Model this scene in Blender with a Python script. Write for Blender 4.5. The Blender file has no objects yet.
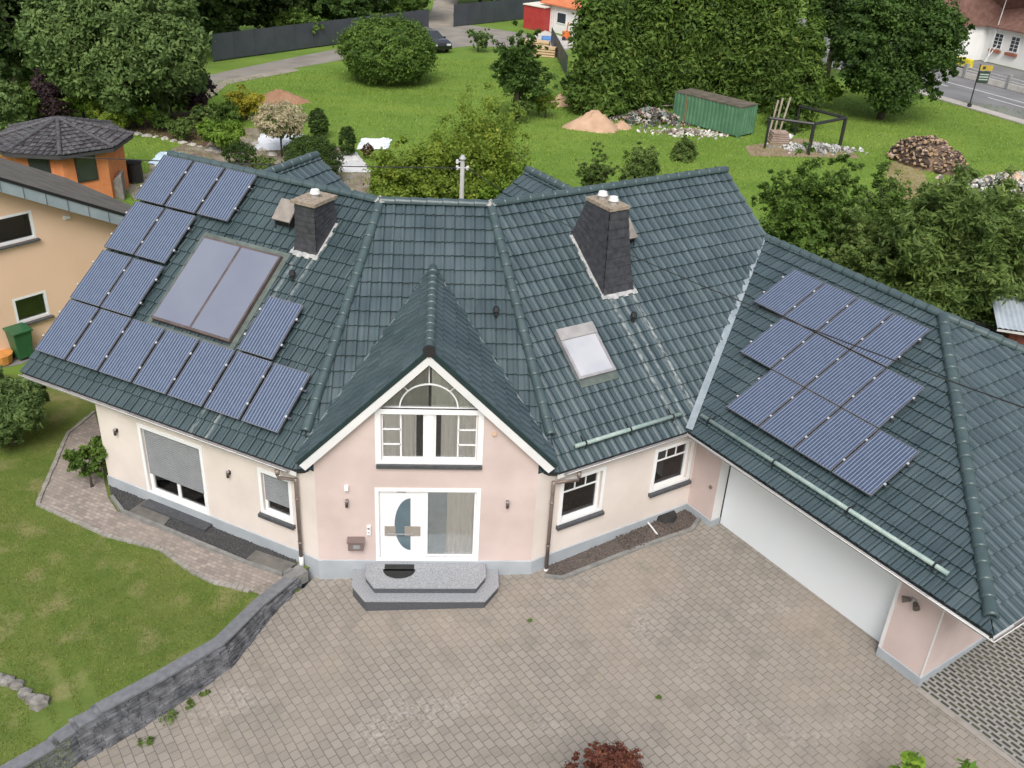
import bpy, bmesh, math, random
import numpy as np
from mathutils import Vector, Matrix
from mathutils.geometry import delaunay_2d_cdt
random.seed(7); RNG = np.random.default_rng(7)
scn = bpy.context.scene
col = scn.collection
pi = math.pi; rad = math.radians
def A(*a): return np.array(a, float)
Z = A(0,0,1)
def nrm(v): v = np.array(v, float); return v/np.linalg.norm(v)

# ------------------------------------------------------------------ camera
F_PX = 952.32; DEP = rad(28.970); YAW = rad(4.817); ROLL = rad(3.363)
CAM = A(0.238, -16.980, 14.401)
FW = A(math.sin(YAW)*math.cos(DEP), math.cos(YAW)*math.cos(DEP), -math.sin(DEP))
_rt = A(math.cos(YAW), -math.sin(YAW), 0.); _up = np.cross(_rt, FW)
RT = math.cos(ROLL)*_rt + math.sin(ROLL)*_up
UP = -math.sin(ROLL)*_rt + math.cos(ROLL)*_up
cd = bpy.data.cameras.new('camera'); cam = bpy.data.objects.new('camera', cd); col.objects.link(cam)
cam.matrix_world = Matrix(((RT[0],UP[0],-FW[0],CAM[0]),(RT[1],UP[1],-FW[1],CAM[1]),(RT[2],UP[2],-FW[2],CAM[2]),(0,0,0,1)))
cd.sensor_width = 36; cd.lens = F_PX/1024*36; cd.clip_start = .1; cd.clip_end = 2000
scn.camera = cam
def hit(px, py, P, N):
    d = FW + RT*(px-512)/F_PX - UP*(py-384)/F_PX
    return CAM + d*(((np.array(P, float)-CAM)@N)/(d@N))
def gz(px, py, z=0.): return hit(px, py, (0,0,z), Z)
def proj(P):
    d = np.array(P, float)-CAM; z = d@FW
    return 512+F_PX*(d@RT)/z, 384-F_PX*(d@UP)/z, z
def zat(x, y, py):
    lo, hi = -3., 40.
    for _ in range(45):
        m = (lo+hi)/2
        if proj((x,y,m))[1] > py: lo = m
        else: hi = m
    return m

# ------------------------------------------------------------------ node materials
MATS = {}
def mat(name, c, rough=.7, c2=None, var=.12, scale=4., detail=4., bump=0., bscale=None, metal=0., spec=.5, coat=0., extra=None, trans=0.):
    if name in MATS: return MATS[name]
    m = bpy.data.materials.new(name); m.use_nodes = True; MATS[name] = m
    nt = m.node_tree; N = nt.nodes; L = nt.links; b = N['Principled BSDF']
    b.inputs['Roughness'].default_value = rough; b.inputs['Metallic'].default_value = metal
    b.inputs['Specular IOR Level'].default_value = spec; b.inputs['Coat Weight'].default_value = coat
    tc = N.new('ShaderNodeTexCoord')
    no = N.new('ShaderNodeTexNoise'); no.inputs['Scale'].default_value = scale; no.inputs['Detail'].default_value = detail
    L.new(tc.outputs['Object'], no.inputs['Vector'])
    cr = N.new('ShaderNodeValToRGB'); e = cr.color_ramp.elements
    e[0].position = .32; e[1].position = .68
    if c2 is None:
        a1 = [x*(1-var) for x in c]; a2 = [min(1, x*(1+var)) for x in c]
    else: a1, a2 = c, c2
    e[0].color = (*a1, 1); e[1].color = (*a2, 1)
    L.new(no.outputs['Fac'], cr.inputs['Fac']); out = cr.outputs['Color']
    if extra: out = extra(N, L, tc, out, b)
    L.new(out, b.inputs['Base Color'])
    if bump:
        n2 = N.new('ShaderNodeTexNoise'); n2.inputs['Scale'].default_value = bscale or scale*4; n2.inputs['Detail'].default_value = 5
        L.new(tc.outputs['Object'], n2.inputs['Vector'])
        bp = N.new('ShaderNodeBump'); bp.inputs['Strength'].default_value = bump; bp.inputs['Distance'].default_value = .02
        L.new(n2.outputs['Fac'], bp.inputs['Height']); L.new(bp.outputs['Normal'], b.inputs['Normal'])
    if trans:
        tb = N.new('ShaderNodeBsdfTranslucent'); mx = N.new('ShaderNodeMixShader'); mx.inputs[0].default_value = trans
        L.new(out, tb.inputs['Color']); L.new(b.outputs[0], mx.inputs[1]); L.new(tb.outputs[0], mx.inputs[2])
        L.new(mx.outputs[0], N['Material Output'].inputs['Surface'])
    return m
def mixn(N, L, fac, a, b, blend='MIX'):
    x = N.new('ShaderNodeMix'); x.data_type = 'RGBA'; x.blend_type = blend
    def s(i, v):
        if hasattr(v, 'links') or hasattr(v, 'is_linked'): L.new(v, x.inputs[i])
        else: x.inputs[i].default_value = v if not isinstance(v, (tuple, list)) else (*v[:3], 1)
    s(0, fac); s(6, a); s(7, b); return x.outputs[2]
def noise(N, L, vec, scale, detail=3, lo=.4, hi=.6):
    n = N.new('ShaderNodeTexNoise'); n.inputs['Scale'].default_value = scale; n.inputs['Detail'].default_value = detail
    L.new(vec, n.inputs['Vector']); r = N.new('ShaderNodeMapRange')
    r.inputs[1].default_value = lo; r.inputs[2].default_value = hi; L.new(n.outputs['Fac'], r.inputs[0]); return r.outputs[0]
def math_(N, L, op, a, b=None):
    m = N.new('ShaderNodeMath'); m.operation = op
    for i, v in enumerate((a, b)):
        if v is None: continue
        if isinstance(v, (int, float)): m.inputs[i].default_value = v
        else: L.new(v, m.inputs[i])
    return m.outputs[0]

def tile_extra(cell_var, streak, lime=()):
    def f(N, L, tc, out, b):
        uv = tc.outputs['UV']
        fl = N.new('ShaderNodeVectorMath'); fl.operation = 'FLOOR'; L.new(uv, fl.inputs[0])
        wn = N.new('ShaderNodeTexWhiteNoise'); L.new(fl.outputs[0], wn.inputs['Vector'])
        r = N.new('ShaderNodeMapRange'); r.inputs[3].default_value = 1-cell_var; r.inputs[4].default_value = 1+cell_var
        L.new(wn.outputs['Value'], r.inputs[0])
        cc = N.new('ShaderNodeCombineColor')
        for i in range(3): L.new(r.outputs[0], cc.inputs[i])
        o = mixn(N, L, 1., out, cc.outputs[0], 'MULTIPLY')
        # pale lime and lichen weathering, stretched down the slope
        mp = N.new('ShaderNodeMapping'); mp.inputs['Scale'].default_value = (1.6, .22, 1); L.new(uv, mp.inputs['Vector'])
        w = noise(N, L, mp.outputs[0], 1.3, 5, .54, .82)
        o = mixn(N, L, math_(N, L, 'MULTIPLY', w, streak), o, (.20,.26,.25))
        sp = noise(N, L, uv, 9., 2, .74, .80)
        o = mixn(N, L, math_(N, L, 'MULTIPLY', sp, .55), o, (.42,.42,.36))
        if lime:      # lime run-off below the chimney, following the tile columns
            sx = N.new('ShaderNodeSeparateXYZ'); L.new(uv, sx.inputs[0])
            for (uc, vt, wd, k) in lime:
                a = math_(N, L, 'ABSOLUTE', math_(N, L, 'SUBTRACT', sx.outputs[0], uc)); mr = N.new('ShaderNodeMapRange'); mr.inputs[1].default_value = wd; mr.inputs[2].default_value = wd*.3; mr.inputs[3].default_value = 0; mr.inputs[4].default_value = 1; L.new(a, mr.inputs[0])
                b2 = math_(N, L, 'LESS_THAN', sx.outputs[1], vt); f_ = math_(N, L, 'MULTIPLY', math_(N, L, 'MULTIPLY', mr.outputs[0], b2), math_(N, L, 'MULTIPLY', noise(N, L, uv, 2.3, 3, .35, .6), k))
                o = mixn(N, L, f_, o, (.42,.45,.45))
        rr = N.new('ShaderNodeMapRange'); rr.inputs[3].default_value = .32; rr.inputs[4].default_value = .44
        L.new(wn.outputs['Value'], rr.inputs[0]); L.new(rr.outputs[0], b.inputs['Roughness'])
        return o
    return f
m_tile = mat('glazed_green_tile', (.038,.063,.072), .34, (.060,.089,.099), scale=1.1, extra=tile_extra(.10,.22), spec=.8)
m_tile_r = mat('glazed_green_tile_limed', (.038,.063,.072), .34, (.060,.089,.099), scale=1.1, extra=tile_extra(.10,.24,[(14.3,9.7,.30,.55),(17.1,9.7,.34,.75),(15.6,9.5,.2,.3)]), spec=.8)
m_tile_l = mat('glazed_green_tile_dim_limed', (.035,.058,.065), .34, (.053,.081,.089), scale=1.1, extra=tile_extra(.10,.24,[(-9.8,12.8,.3,.4),(-11.6,12.6,.3,.3)]), spec=.7)  # left slope's weaker sky reflection darkened into the colour; lime streaks below the chimney
m_cap = mat('ridge_cap_tile', (.045,.072,.078), .36, (.066,.098,.104), scale=3, bump=.15, spec=.6)
m_under = mat('roof_underlay', (.03,.035,.035), .9)
m_pink = mat('pink_render', (.51,.415,.39), .92, (.605,.495,.465), scale=1.1, detail=8, bump=.12, bscale=140)
m_cream = mat('pale_render', (.61,.545,.50), .92, (.70,.63,.585), scale=1., detail=8, bump=.12, bscale=140)
m_plinth = mat('plinth_grey', (.30,.33,.36), .85, (.38,.41,.44), scale=1.5, detail=8, bump=.1)
m_white = mat('white_plastic', (.78,.79,.80), .35, var=.02)
m_whitep = mat('white_plaster', (.62,.625,.63), .85, (.70,.70,.70), scale=2, detail=8)
m_door = mat('garage_door_white', (.70,.75,.785), .5, (.75,.79,.815), scale=.5, detail=6)
m_slate = mat('dark_sill_stone', (.05,.052,.058), .5, (.08,.082,.09), scale=12, bump=.2)
m_granite = mat('grey_granite', (.17,.18,.20), .45, (.40,.41,.43), scale=55, detail=6)
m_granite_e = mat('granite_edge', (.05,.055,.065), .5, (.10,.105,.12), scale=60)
m_zinc = mat('weathered_zinc', (.50,.50,.50), .5, (.62,.61,.60), scale=6)
m_copper = mat('brown_downpipe', (.19,.15,.13), .5, (.26,.21,.19), scale=6, metal=.3)
m_lead = mat('pale_flashing', (.28,.29,.29), .6, (.46,.46,.45), scale=9, detail=8, bump=.3)
m_valley = mat('valley_metal', (.26,.31,.34), .45, (.36,.41,.44), scale=5, metal=.3)
m_snow = mat('snow_guard_pipe', (.22,.31,.29), .5, (.33,.40,.37), scale=6, bump=.15)
m_blackm = mat('black_metal', (.02,.02,.022), .45, var=.2)
m_dark = mat('dark_void', (.012,.012,.013), .9)
m_alu = mat('aluminium', (.45,.46,.48), .35, metal=.8, var=.05)
m_pframe = mat('panel_frame_dark', (.10,.11,.13), .4, metal=.5, var=.1)
m_curtain = mat('curtain_white', (.88,.87,.82), .9, (.92,.91,.87), scale=6, trans=.2)
m_shutter = mat('roller_shutter_grey', (.215,.225,.24), .55, (.245,.255,.27), scale=3)

def glass_mat(name, tint, refl=.10, rough=.02, alpha=.93):
    m = bpy.data.materials.new(name); m.use_nodes = True; nt = m.node_tree; N = nt.nodes; L = nt.links
    N.remove(N['Principled BSDF']); tr = N.new('ShaderNodeBsdfTransparent'); tr.inputs[0].default_value = (*[alpha*t for t in tint], 1)
    gl = N.new('ShaderNodeBsdfGlossy'); gl.inputs['Roughness'].default_value = rough
    fr = N.new('ShaderNodeFresnel'); fr.inputs[0].default_value = 1.5
    mr = N.new('ShaderNodeMapRange'); mr.inputs[3].default_value = refl; mr.inputs[4].default_value = 1.; L.new(fr.outputs[0], mr.inputs[0])
    mx = N.new('ShaderNodeMixShader'); L.new(mr.outputs[0], mx.inputs[0]); L.new(tr.outputs[0], mx.inputs[1]); L.new(gl.outputs[0], mx.inputs[2])
    L.new(mx.outputs[0], N['Material Output'].inputs[0]); return m
m_glass = glass_mat('window_glass', (1.,1.,1.), refl=.035, alpha=.99)
m_frost = mat('frosted_side_glass', (.20,.24,.26), .25, (.27,.30,.31), scale=1.2, spec=.8)
m_doorglass = mat('door_glass_blue', (.10,.15,.18), .15, spec=.8, var=.1)
m_collector = mat('solar_collector_glass', (.155,.17,.225), .18, (.185,.20,.255), scale=.6, spec=1., coat=.6)

def pv_extra(N, L, tc, out, b):
    sx = N.new('ShaderNodeSeparateXYZ'); L.new(tc.outputs['Object'], sx.inputs[0])
    def lines(sock, per, wd, off=0.):
        a = math_(N, L, 'ADD', sock, off+per*50); a = math_(N, L, 'DIVIDE', a, per); a = math_(N, L, 'FRACT', a)
        a = math_(N, L, 'SUBTRACT', a, .5); a = math_(N, L, 'ABSOLUTE', a)
        return math_(N, L, 'LESS_THAN', a, wd/per/2)
    o = mixn(N, L, math_(N, L, 'MULTIPLY', lines(sx.outputs[0], .0795, .022), .40), out, (.44,.49,.56))
    return o
m_pv = mat('solar_cell_glass', (.042,.063,.118), .22, (.058,.082,.148), scale=5, extra=pv_extra, spec=.8, coat=.35)

def woff(p):
    o = A(0,0,0)
    while p is not None: o = o+np.array(p.location); p = p.parent
    return o
# ------------------------------------------------------------------ mesh builder
class MB:
    def __init__(s): s.v = []; s.f = []
    def add(s, vs, fs):
        o = len(s.v); s.v.extend([tuple(map(float, x)) for x in vs]); s.f.extend([tuple(i+o for i in f) for f in fs]); return s
    def quad(s, *p): return s.add(p, [tuple(range(len(p)))])
    def box(s, c, sz, ax=None):
        X, Y, W = ax if ax else (A(1,0,0), A(0,1,0), Z); c = np.array(c, float)
        vs = [c+X*sz[0]*i/2+Y*sz[1]*j/2+W*sz[2]*k/2 for k in (-1,1) for j in (-1,1) for i in (-1,1)]
        return s.add(vs, [(0,2,3,1),(4,5,7,6),(0,1,5,4),(2,6,7,3),(0,4,6,2),(1,3,7,5)])
    def prism(s, pts, vec):
        n = len(pts); pts = [np.array(q, float) for q in pts]; vec = np.array(vec, float)
        return s.add(pts+[q+vec for q in pts], [tuple(range(n))[::-1], tuple(range(n, 2*n))]+[(i,(i+1)%n,(i+1)%n+n,i+n) for i in range(n)])
    def tube(s, path, r, n=8, r2=None, cap=True):
        path = [np.array(q, float) for q in path]; m = len(path); o = len(s.v); vs = []
        for i, q in enumerate(path):
            d = nrm(path[min(i+1,m-1)]-path[max(i-1,0)]); h = A(0,0,1) if abs(d[2]) < .9 else A(1,0,0)
            a = nrm(np.cross(d, h)); b = np.cross(d, a)
            rr = r if r2 is None else r+(r2-r)*i/(m-1)
            vs += [q+(a*math.cos(t)+b*math.sin(t))*rr for t in [2*pi*k/n for k in range(n)]]
        fs = [(i*n+k, i*n+(k+1)%n, (i+1)*n+(k+1)%n, (i+1)*n+k) for i in range(m-1) for k in range(n)]
        if cap: fs += [tuple(range(n))[::-1], tuple((m-1)*n+k for k in range(n))]
        return s.add(vs, fs)
    def build(s, name, m, parent=None, smooth=False, bevel=0.):
        me = bpy.data.meshes.new(name); off = woff(parent)
        me.from_pydata([tuple(np.array(q)-off) for q in s.v], [], s.f); me.validate()
        o = bpy.data.objects.new(name, me); col.objects.link(o)
        if m: me.materials.append(m)
        bm = bmesh.new(); bm.from_mesh(me)
        bmesh.ops.recalc_face_normals(bm, faces=bm.faces[:])
        if bevel: 
            bmesh.ops.remove_doubles(bm, verts=bm.verts[:], dist=1e-5)
            bmesh.ops.bevel(bm, geom=bm.edges[:], offset=bevel, segments=2, affect='EDGES', profile=.5)
        bm.to_mesh(me); bm.free()
        if smooth:
            for p in me.polygons: p.use_smooth = True
        if parent is not None: o.parent = parent
        return o
def tag(o, label=None, cat=None, group=None, kind=None):
    if label: o['label'] = label
    if cat: o['category'] = cat
    if group: o['group'] = group
    if kind: o['kind'] = kind
    return o
def thing(name, loc, label, cat, group=None):
    o = bpy.data.objects.new(name, None); o.empty_display_size = .3; col.objects.link(o); o.location = tuple(map(float, loc))
    return tag(o, label, cat, group)
def fast_mesh(name, V, k, m, parent, R):
    n = len(V)//k; me = bpy.data.meshes.new(name); off = woff(parent)
    me.vertices.add(n*k); me.vertices.foreach_set('co', (V-off).astype(np.float32).ravel())
    me.loops.add(n*k); me.loops.foreach_set('vertex_index', np.arange(n*k, dtype=np.int32))
    me.polygons.add(n); me.polygons.foreach_set('loop_start', np.arange(0, n*k, k, dtype=np.int32))
    me.update(calc_edges=True); me.validate(); me.materials.append(m)
    me.attributes.new('rnd', 'FLOAT', 'FACE').data.foreach_set('value', R.astype(np.float32))
    o = bpy.data.objects.new(name, me); col.objects.link(o)
    if parent is not None: o.parent = parent
    return o
def bare_mesh(name, v, f, m, parent=None, smooth=False):
    me = bpy.data.meshes.new(name); off = woff(parent)
    me.from_pydata((np.array(v)-off).tolist(), [], f); me.materials.append(m)
    o = bpy.data.objects.new(name, me); col.objects.link(o)
    if smooth: me.shade_smooth()
    if parent is not None: o.parent = parent
    return o
def kids(o): return [c for c in bpy.data.objects if c.parent == o]
def copy_tree(o, parent=None):
    c = o.copy(); col.objects.link(c); c.parent = parent
    for ch in kids(o): copy_tree(ch, c)
    return c
def inside(p, poly):
    x, y = p; r = False; n = len(poly)
    for i in range(n):
        x1, y1 = poly[i]; x2, y2 = poly[(i+1)%n]
        if (y1 > y) != (y2 > y) and x < (x2-x1)*(y-y1)/(y2-y1)+x1: r = not r
    return r
def cdt(outer, holes=(), pts=()):
    vs = [Vector(q) for q in outer]; es = [(i,(i+1)%len(outer)) for i in range(len(outer))]
    for h in holes:
        o = len(vs); vs += [Vector(q) for q in h]; es += [(o+i, o+(i+1)%len(h)) for i in range(len(h))]
    vs += [Vector(q) for q in pts]
    r = delaunay_2d_cdt(vs, es, [], 0, 1e-5); out = []
    V = [tuple(q) for q in r[0]]
    for f in r[2]:
        c = np.mean([V[i] for i in f], axis=0)
        if inside(c, outer) and not any(inside(c, h) for h in holes): out.append(tuple(f))
    return V, out

# ------------------------------------------------------------------ house frame (walls and roof planes)
class Pl:
    def __init__(s, O, U, V): s.O = np.array(O, float); s.U = nrm(U); s.V = nrm(V); s.N = np.cross(s.U, s.V)
    def at(s, u, v, h=0): return s.O+s.U*u+s.V*v+s.N*h
    def uv(s, px, py, h=0):
        d = hit(px, py, s.O+s.N*h, s.N)-s.O; return float(d@s.U), float(d@s.V)
    def mtx(s, u, v, h=0):
        P = s.at(u, v, h); return Matrix(((s.U[0],s.V[0],s.N[0],P[0]),(s.U[1],s.V[1],s.N[1],P[1]),(s.U[2],s.V[2],s.N[2],P[2]),(0,0,0,1)))
tl, tr, tg = rad(29.754), rad(28.757), rad(-61.0)
tg = rad(-59.154)
dL = A(-math.cos(tl), math.sin(tl), 0); nL = A(-math.sin(tl), -math.cos(tl), 0)
dR = A(math.cos(tr), math.sin(tr), 0); nR = A(math.sin(tr), -math.cos(tr), 0)
dG = A(math.cos(tg), math.sin(tg), 0); nG = A(math.sin(tg), -math.cos(tg), 0)
X = A(1,0,0); Y = A(0,1,0)
OL = A(-2.786, .236, 0); OR = A(2.699, .211, 0); GL = 4.303; OG = OR+dR*GL
T, TG, ZG, ZR = .707, .458, 2.751, 6.796
OGU, OGG, OGE, G2, LW = .207, .603, 1.203, 6.819, 6.05
ZP = .35; JY = 5.767; RIDGE_D = 5.498
RL = Pl(OL+nL*OGU+Z*ZG, -dL, -nL+Z*T); RR = Pl(OR+nR*OGU+Z*ZG, dR, -nR+Z*T)
RC = Pl(A(0, JY-(ZR-ZG)/T, ZG), X, Y+Z*T); RG = Pl(OG+nG*OGG+Z*ZG, dG, -nG+Z*TG)
WL = Pl(OL, -dL, Z); WR = Pl(OR, dR, Z); WC = Pl(A(0,0,0), X, Z); WG = Pl(OG, dG, Z)
def isect(P, d, Q, e):   # plan intersection
    s = np.linalg.solve(np.array([d[:2], -np.array(e)[:2]]).T, (np.array(Q)-np.array(P))[:2]); return np.array(P, float)+np.array(d)*s[0]
VR = (ZR-ZG)/math.sin(math.atan(T)); rdT = (ZR-ZG)/T
JL = isect(RL.at(0,VR), dL, A(0,JY,ZR), X); JR = isect(RR.at(0,VR), dR, A(0,JY,ZR), X)
EL = isect(RL.O, dL, RC.O, X); ER = isect(RR.O, dR, RC.O, X)
IC = isect(RR.O, dR, RG.O, dG)                    # inner gutter corner
ZRG = ZG+TG*5.722
V1 = IC+(-nG-nR*(TG/T))*5.722; V1[2] = ZRG        # top of the valley
GC = OG+dG*(G2+OGE)+nG*OGG; GC[2] = ZG            # outer gutter corner
HT = GC+(-nG-dG)*5.722; HT[2] = ZRG
GCb = GC-nG*5.722*2
RE = Pl(GC, -nG, -dG+Z*TG)
def uvof(pl, P): d = np.array(P)-pl.O; return (float(d@pl.U), float(d@pl.V))
UL0, UR1 = -8.25, 9.42

house = thing('house', (0,0,0), 'pink rendered house with angled green tiled roofs, solar panels, gabled entrance and attached white-doored garage', 'house')
TW, TC = .243, .392
def tiles(name, pl, poly, m=m_tile, parent=house, w=TW, c=TC, lift=0., u0=None):
    us = [q[0] for q in poly]; vs = [q[1] for q in poly]
    iu0, iu1 = math.floor(min(us)/w)-1, math.ceil(max(us)/w)+1; k0, k1 = math.floor(min(vs)/c)-1, math.ceil(max(vs)/c)+1
    ts = np.array([0,.065,.10,.30,.50,.57,.60,.66,.74,.82,.90,.965]); hs = np.array([-.036,-.036,.003,.0,.001,-.003,.0,.008,.016,.020,.019,.013])
    nu = iu1-iu0; cols = (iu0+np.arange(nu)[:,None]+ts[None,:]).ravel()*w; cols = np.append(cols, iu1*w)
    tj = RNG.normal(0, .0022, (k1-k0, nu))
    V = []; UVs = []; Fs = []; n = len(cols)
    for k in range(k0, k1):
        h = np.append((hs[None,:]+tj[k-k0][:,None]).ravel(), -.036)
        vj = np.append(np.repeat(RNG.normal(0, .003, nu), len(ts)), 0)
        b = len(V)*n
        for (v, dh) in ((k*c+vj+.08, -.006), (k*c+vj, .026), (k*c+vj, .048), (np.full(n, (k+1)*c+.075), -.006)):
            P = pl.O[None,:]+pl.U[None,:]*cols[:,None]+pl.V[None,:]*v[:,None]+pl.N[None,:]*(h+dh+lift)[:,None]
            V.append(P); UVs.append(np.stack([cols/w, np.clip(v/c, k+.001, k+.999)], 1))
        i = np.arange(n-1)
        for r in (0, 1, 2):
            q = b+r*n+i; Fs.append(np.stack([q, q+1, q+1+n, q+n], 1))
    V = np.concatenate(V); UVs = np.concatenate(UVs); Fs = np.concatenate(Fs)
    me = bpy.data.meshes.new(name); me.from_pydata(V.tolist(), [], Fs.tolist())
    uvl = me.uv_layers.new(name='UVMap'); uvl.data.foreach_set('uv', UVs[Fs.ravel()].ravel().astype(np.float32))
    bm = bmesh.new(); bm.from_mesh(me)
    cx, cy = np.mean(us), np.mean(vs)
    for i in range(len(poly)):
        a = np.array(poly[i]); b2 = np.array(poly[(i+1)%len(poly)]); e = b2-a
        no2 = A(e[1], -e[0]);
        if no2@(A(cx,cy)-a) > 0: no2 = -no2
        no3 = pl.U*no2[0]+pl.V*no2[1]
        bmesh.ops.bisect_plane(bm, geom=bm.verts[:]+bm.edges[:]+bm.faces[:], plane_co=Vector(pl.at(*a)), plane_no=Vector(no3), clear_outer=True)
    bm.to_mesh(me); bm.free(); me.materials.append(m); me.shade_flat()
    o = bpy.data.objects.new(name, me); col.objects.link(o)
    off = woff(parent)
    if abs(off).sum() > 0: me.transform(Matrix.Translation(Vector(-off)))
    o.parent = parent
    # solid deck below the tiles
    d = MB(); d.prism([pl.at(*q, lift-.045) for q in poly], -pl.N*.14); d.build('roof_deck', m_under, parent)
    return o
def caps(mb, P0, P1, r=.12, L=.37, up=None):
    P0 = np.array(P0, float); P1 = np.array(P1, float); d = nrm(P1-P0); D = np.linalg.norm(P1-P0); n = max(1, int(round(D/L))); L = D/n
    side = nrm(np.cross(d, Z)); up = np.cross(side, d); K = 8
    for i in range(n):
        a = P0+d*(i*L-.03); b = P0+d*((i+1)*L)
        vs = []
        for q, rr, li in ((a, r*.86, -.03), (a, r*1.02, .008), (a+d*.05, r*1.0, .004), (b, r*.88, -.006)):
            vs += [q+side*rr*math.cos(t)+up*(rr*.95*math.sin(t)+li) for t in [pi*(k/K)*1.16-pi*.08 for k in range(K+1)]]
        mb.add(vs, [(j*(K+1)+k, j*(K+1)+k+1, (j+1)*(K+1)+k+1, (j+1)*(K+1)+k) for j in range(3) for k in range(K)])
    return mb

# roofs: the four big slopes
tiles('roof_slope', RL, [uvof(RL, EL), (UL0,0), (UL0,VR), uvof(RL, JL)], m_tile_l)
tiles('roof_slope', RC, [uvof(RC, EL), uvof(RC, ER), uvof(RC, JR), uvof(RC, JL)])
tiles('roof_slope', RR, [uvof(RR, ER), uvof(RR, IC), uvof(RR, V1), (UR1,VR), uvof(RR, JR)], m_tile_r)
tiles('roof_slope', RG, [uvof(RG, IC), uvof(RG, GC), uvof(RG, HT), uvof(RG, V1)])
tiles('roof_slope', RE, [(0,0), uvof(RE, GCb), uvof(RE, HT)])
# rear slopes, seen only from elsewhere
def rear(pts): 
    d = MB(); d.quad(*pts); return d
LE = RL.at(UL0, VR); REnd = RR.at(UR1, VR)
def back(P, n): q = np.array(P)-n*rdT; q[2] = ZG; return q
rp = MB()
jlb = back(JL, nrm(nL+A(0,-1,0))*1.03); jrb = back(JR, nrm(nR+A(0,-1,0))*1.03)
for a, b, c_, d_ in ((LE, JL, jlb, back(LE, nL)), (JL, JR, jrb, jlb), (JR, REnd, back(REnd, nR), jrb)):
    rp.prism([a-Z*.03, b-Z*.03, c_, d_], -Z*.15)
gb = V1.copy(); gb[:2] = (V1-nG*5.722)[:2]; gb[2] = ZG
rp.prism([V1-Z*.03, HT-Z*.03, GCb, gb], -Z*.15)
rp.build('rear_roof', m_tile, house)

cp = MB()
up = Z*.045
for a, b in ((LE, JL), (JL, JR), (JR, REnd)): caps(cp, a+up, b+up)
cp.build('ridge_caps', m_cap, house, smooth=True)
cp = MB(); hb = lambda E_, J_, f: E_+(J_-E_)*f
caps(cp, hb(EL,JL,.125)+up, JL+up, r=.125); cp.build('hip_caps', m_cap, house, smooth=True); cp = MB(); caps(cp, hb(ER,JR,.125)+up, JR+up, r=.125); cp.build('hip_caps', m_cap, house, smooth=True)
cp = MB(); caps(cp, V1+up, HT+up); cp.build('ridge_caps', m_cap, house, smooth=True); cp = MB(); caps(cp, GC+(HT-GC)*.045+up, HT+up, r=.14); cp.build('hip_caps', m_cap, house, smooth=True); cp = MB(); caps(cp, GCb+up, HT+up, r=.13); cp.build('hip_caps', m_cap, house, smooth=True)
# pale mortar saddles where ridges meet
for P in (JL, JR):
    s_ = MB(); s_.add([np.array(P)+Z*.14+A(.17*math.cos(t),.17*math.sin(t),-.09) for t in [k*pi/4 for k in range(8)]]+[np.array(P)+Z*.19], [(k,(k+1)%8,8) for k in range(8)])
    s_.build('ridge_saddle', mat('saddle_mortar', (.22,.22,.21), .9, (.42,.40,.37), scale=14, bump=.5), house)
# valley metal
def strip(mb, P, Q, wd, nrm_, lift=.03, k=1):
    P = np.array(P); Q = np.array(Q); d = nrm(Q-P); s_ = nrm(np.cross(d, nrm_)); return mb.prism([P+s_*wd/2+nrm_*lift, P-s_*wd/2+nrm_*lift, Q-s_*wd/2+nrm_*lift, Q+s_*wd/2+nrm_*lift], nrm_*.012)
vm = MB(); vn = nrm(RR.N+RG.N); strip(vm, IC, V1, .17, vn, .115); vm.build('roof_valley', m_valley, house)

# ---- entrance gable roof
YV = -.15
PV = Pl(A(0,YV,0), X, Z)
gax = .5*(PV.uv(299.8,465.7)[0]+PV.uv(554,467.7)[0]); ghw = .5*(PV.uv(554,467.7)[0]-PV.uv(299.8,465.7)[0]); zb = .5*(PV.uv(299.8,465.7)[1]+PV.uv(554,467.7)[1])
zap = PV.uv(430.6,354.5)[1]; TS = (zap-zb)/ghw
yback = JY+(zap-ZR)/T
GLp = Pl(A(gax-ghw, YV, zb), -Y, X+Z*TS); GRp = Pl(A(gax+ghw, YV, zb), Y, -X+Z*TS)
yb0 = JY+(zb-ZR)/T
def gt(pl, sgn):
    ap = uvof(pl, A(gax, YV, zap)); bk = uvof(pl, A(gax, yback+.05, zap)); lo = uvof(pl, A(gax-sgn*ghw, YV, zb)); l2 = uvof(pl, A(gax-sgn*(ghw+.05), yb0+.25, zb-.05))
    tiles('gable_roof_slope', pl, [lo, l2, bk, ap], lift=.06)
gt(GLp, 1); gt(GRp, -1)
cp = MB(); caps(cp, A(gax, YV, zap+.10), A(gax, yback-.05, zap+.10), r=.115); cp.build('gable_ridge_caps', m_cap, house, smooth=True)
cp = MB()
cp.tube([A(gax,YV-.02,zap+.10), A(gax,YV-.07,zap+.10)], .13, 12); cp.build('ridge_end_cap', m_blackm, house)
vm = MB()
for sg in (-1, 1):
    a = A(gax+sg*(ghw+.03), yb0, zb+.02); b = A(gax, yback, zap+.03); strip(vm, a, b, .09, RC.N, .045)
vm.build('gable_valley', mat('valley_dark', (.10,.13,.14), .5, (.16,.19,.20), scale=5, metal=.2), house)
vb = MB(); vk = MB()
for sg in (-1, 1):
    a = A(gax+sg*ghw, YV, zb); b = A(gax, YV, zap); d = nrm(b-a); n_ = nrm(np.cross(Y, d)); n_ = n_ if n_[2] > 0 else -n_
    vb.prism([a-n_*.16+d*.0, b-Z*.225, b-Z*.02, a+n_*.02], -Y*.03)
    vb.prism([a-n_*.16-Y*0, b-Z*.225, b-Z*.18, a-n_*.12], Y*.15)
    vk.prism([a+n_*.022-Y*.04, b-Z*.0+Z*.005-Y*.04, b+Z*.13-Y*.04, a+n_*.10-Y*.04], Y*.06)
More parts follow.
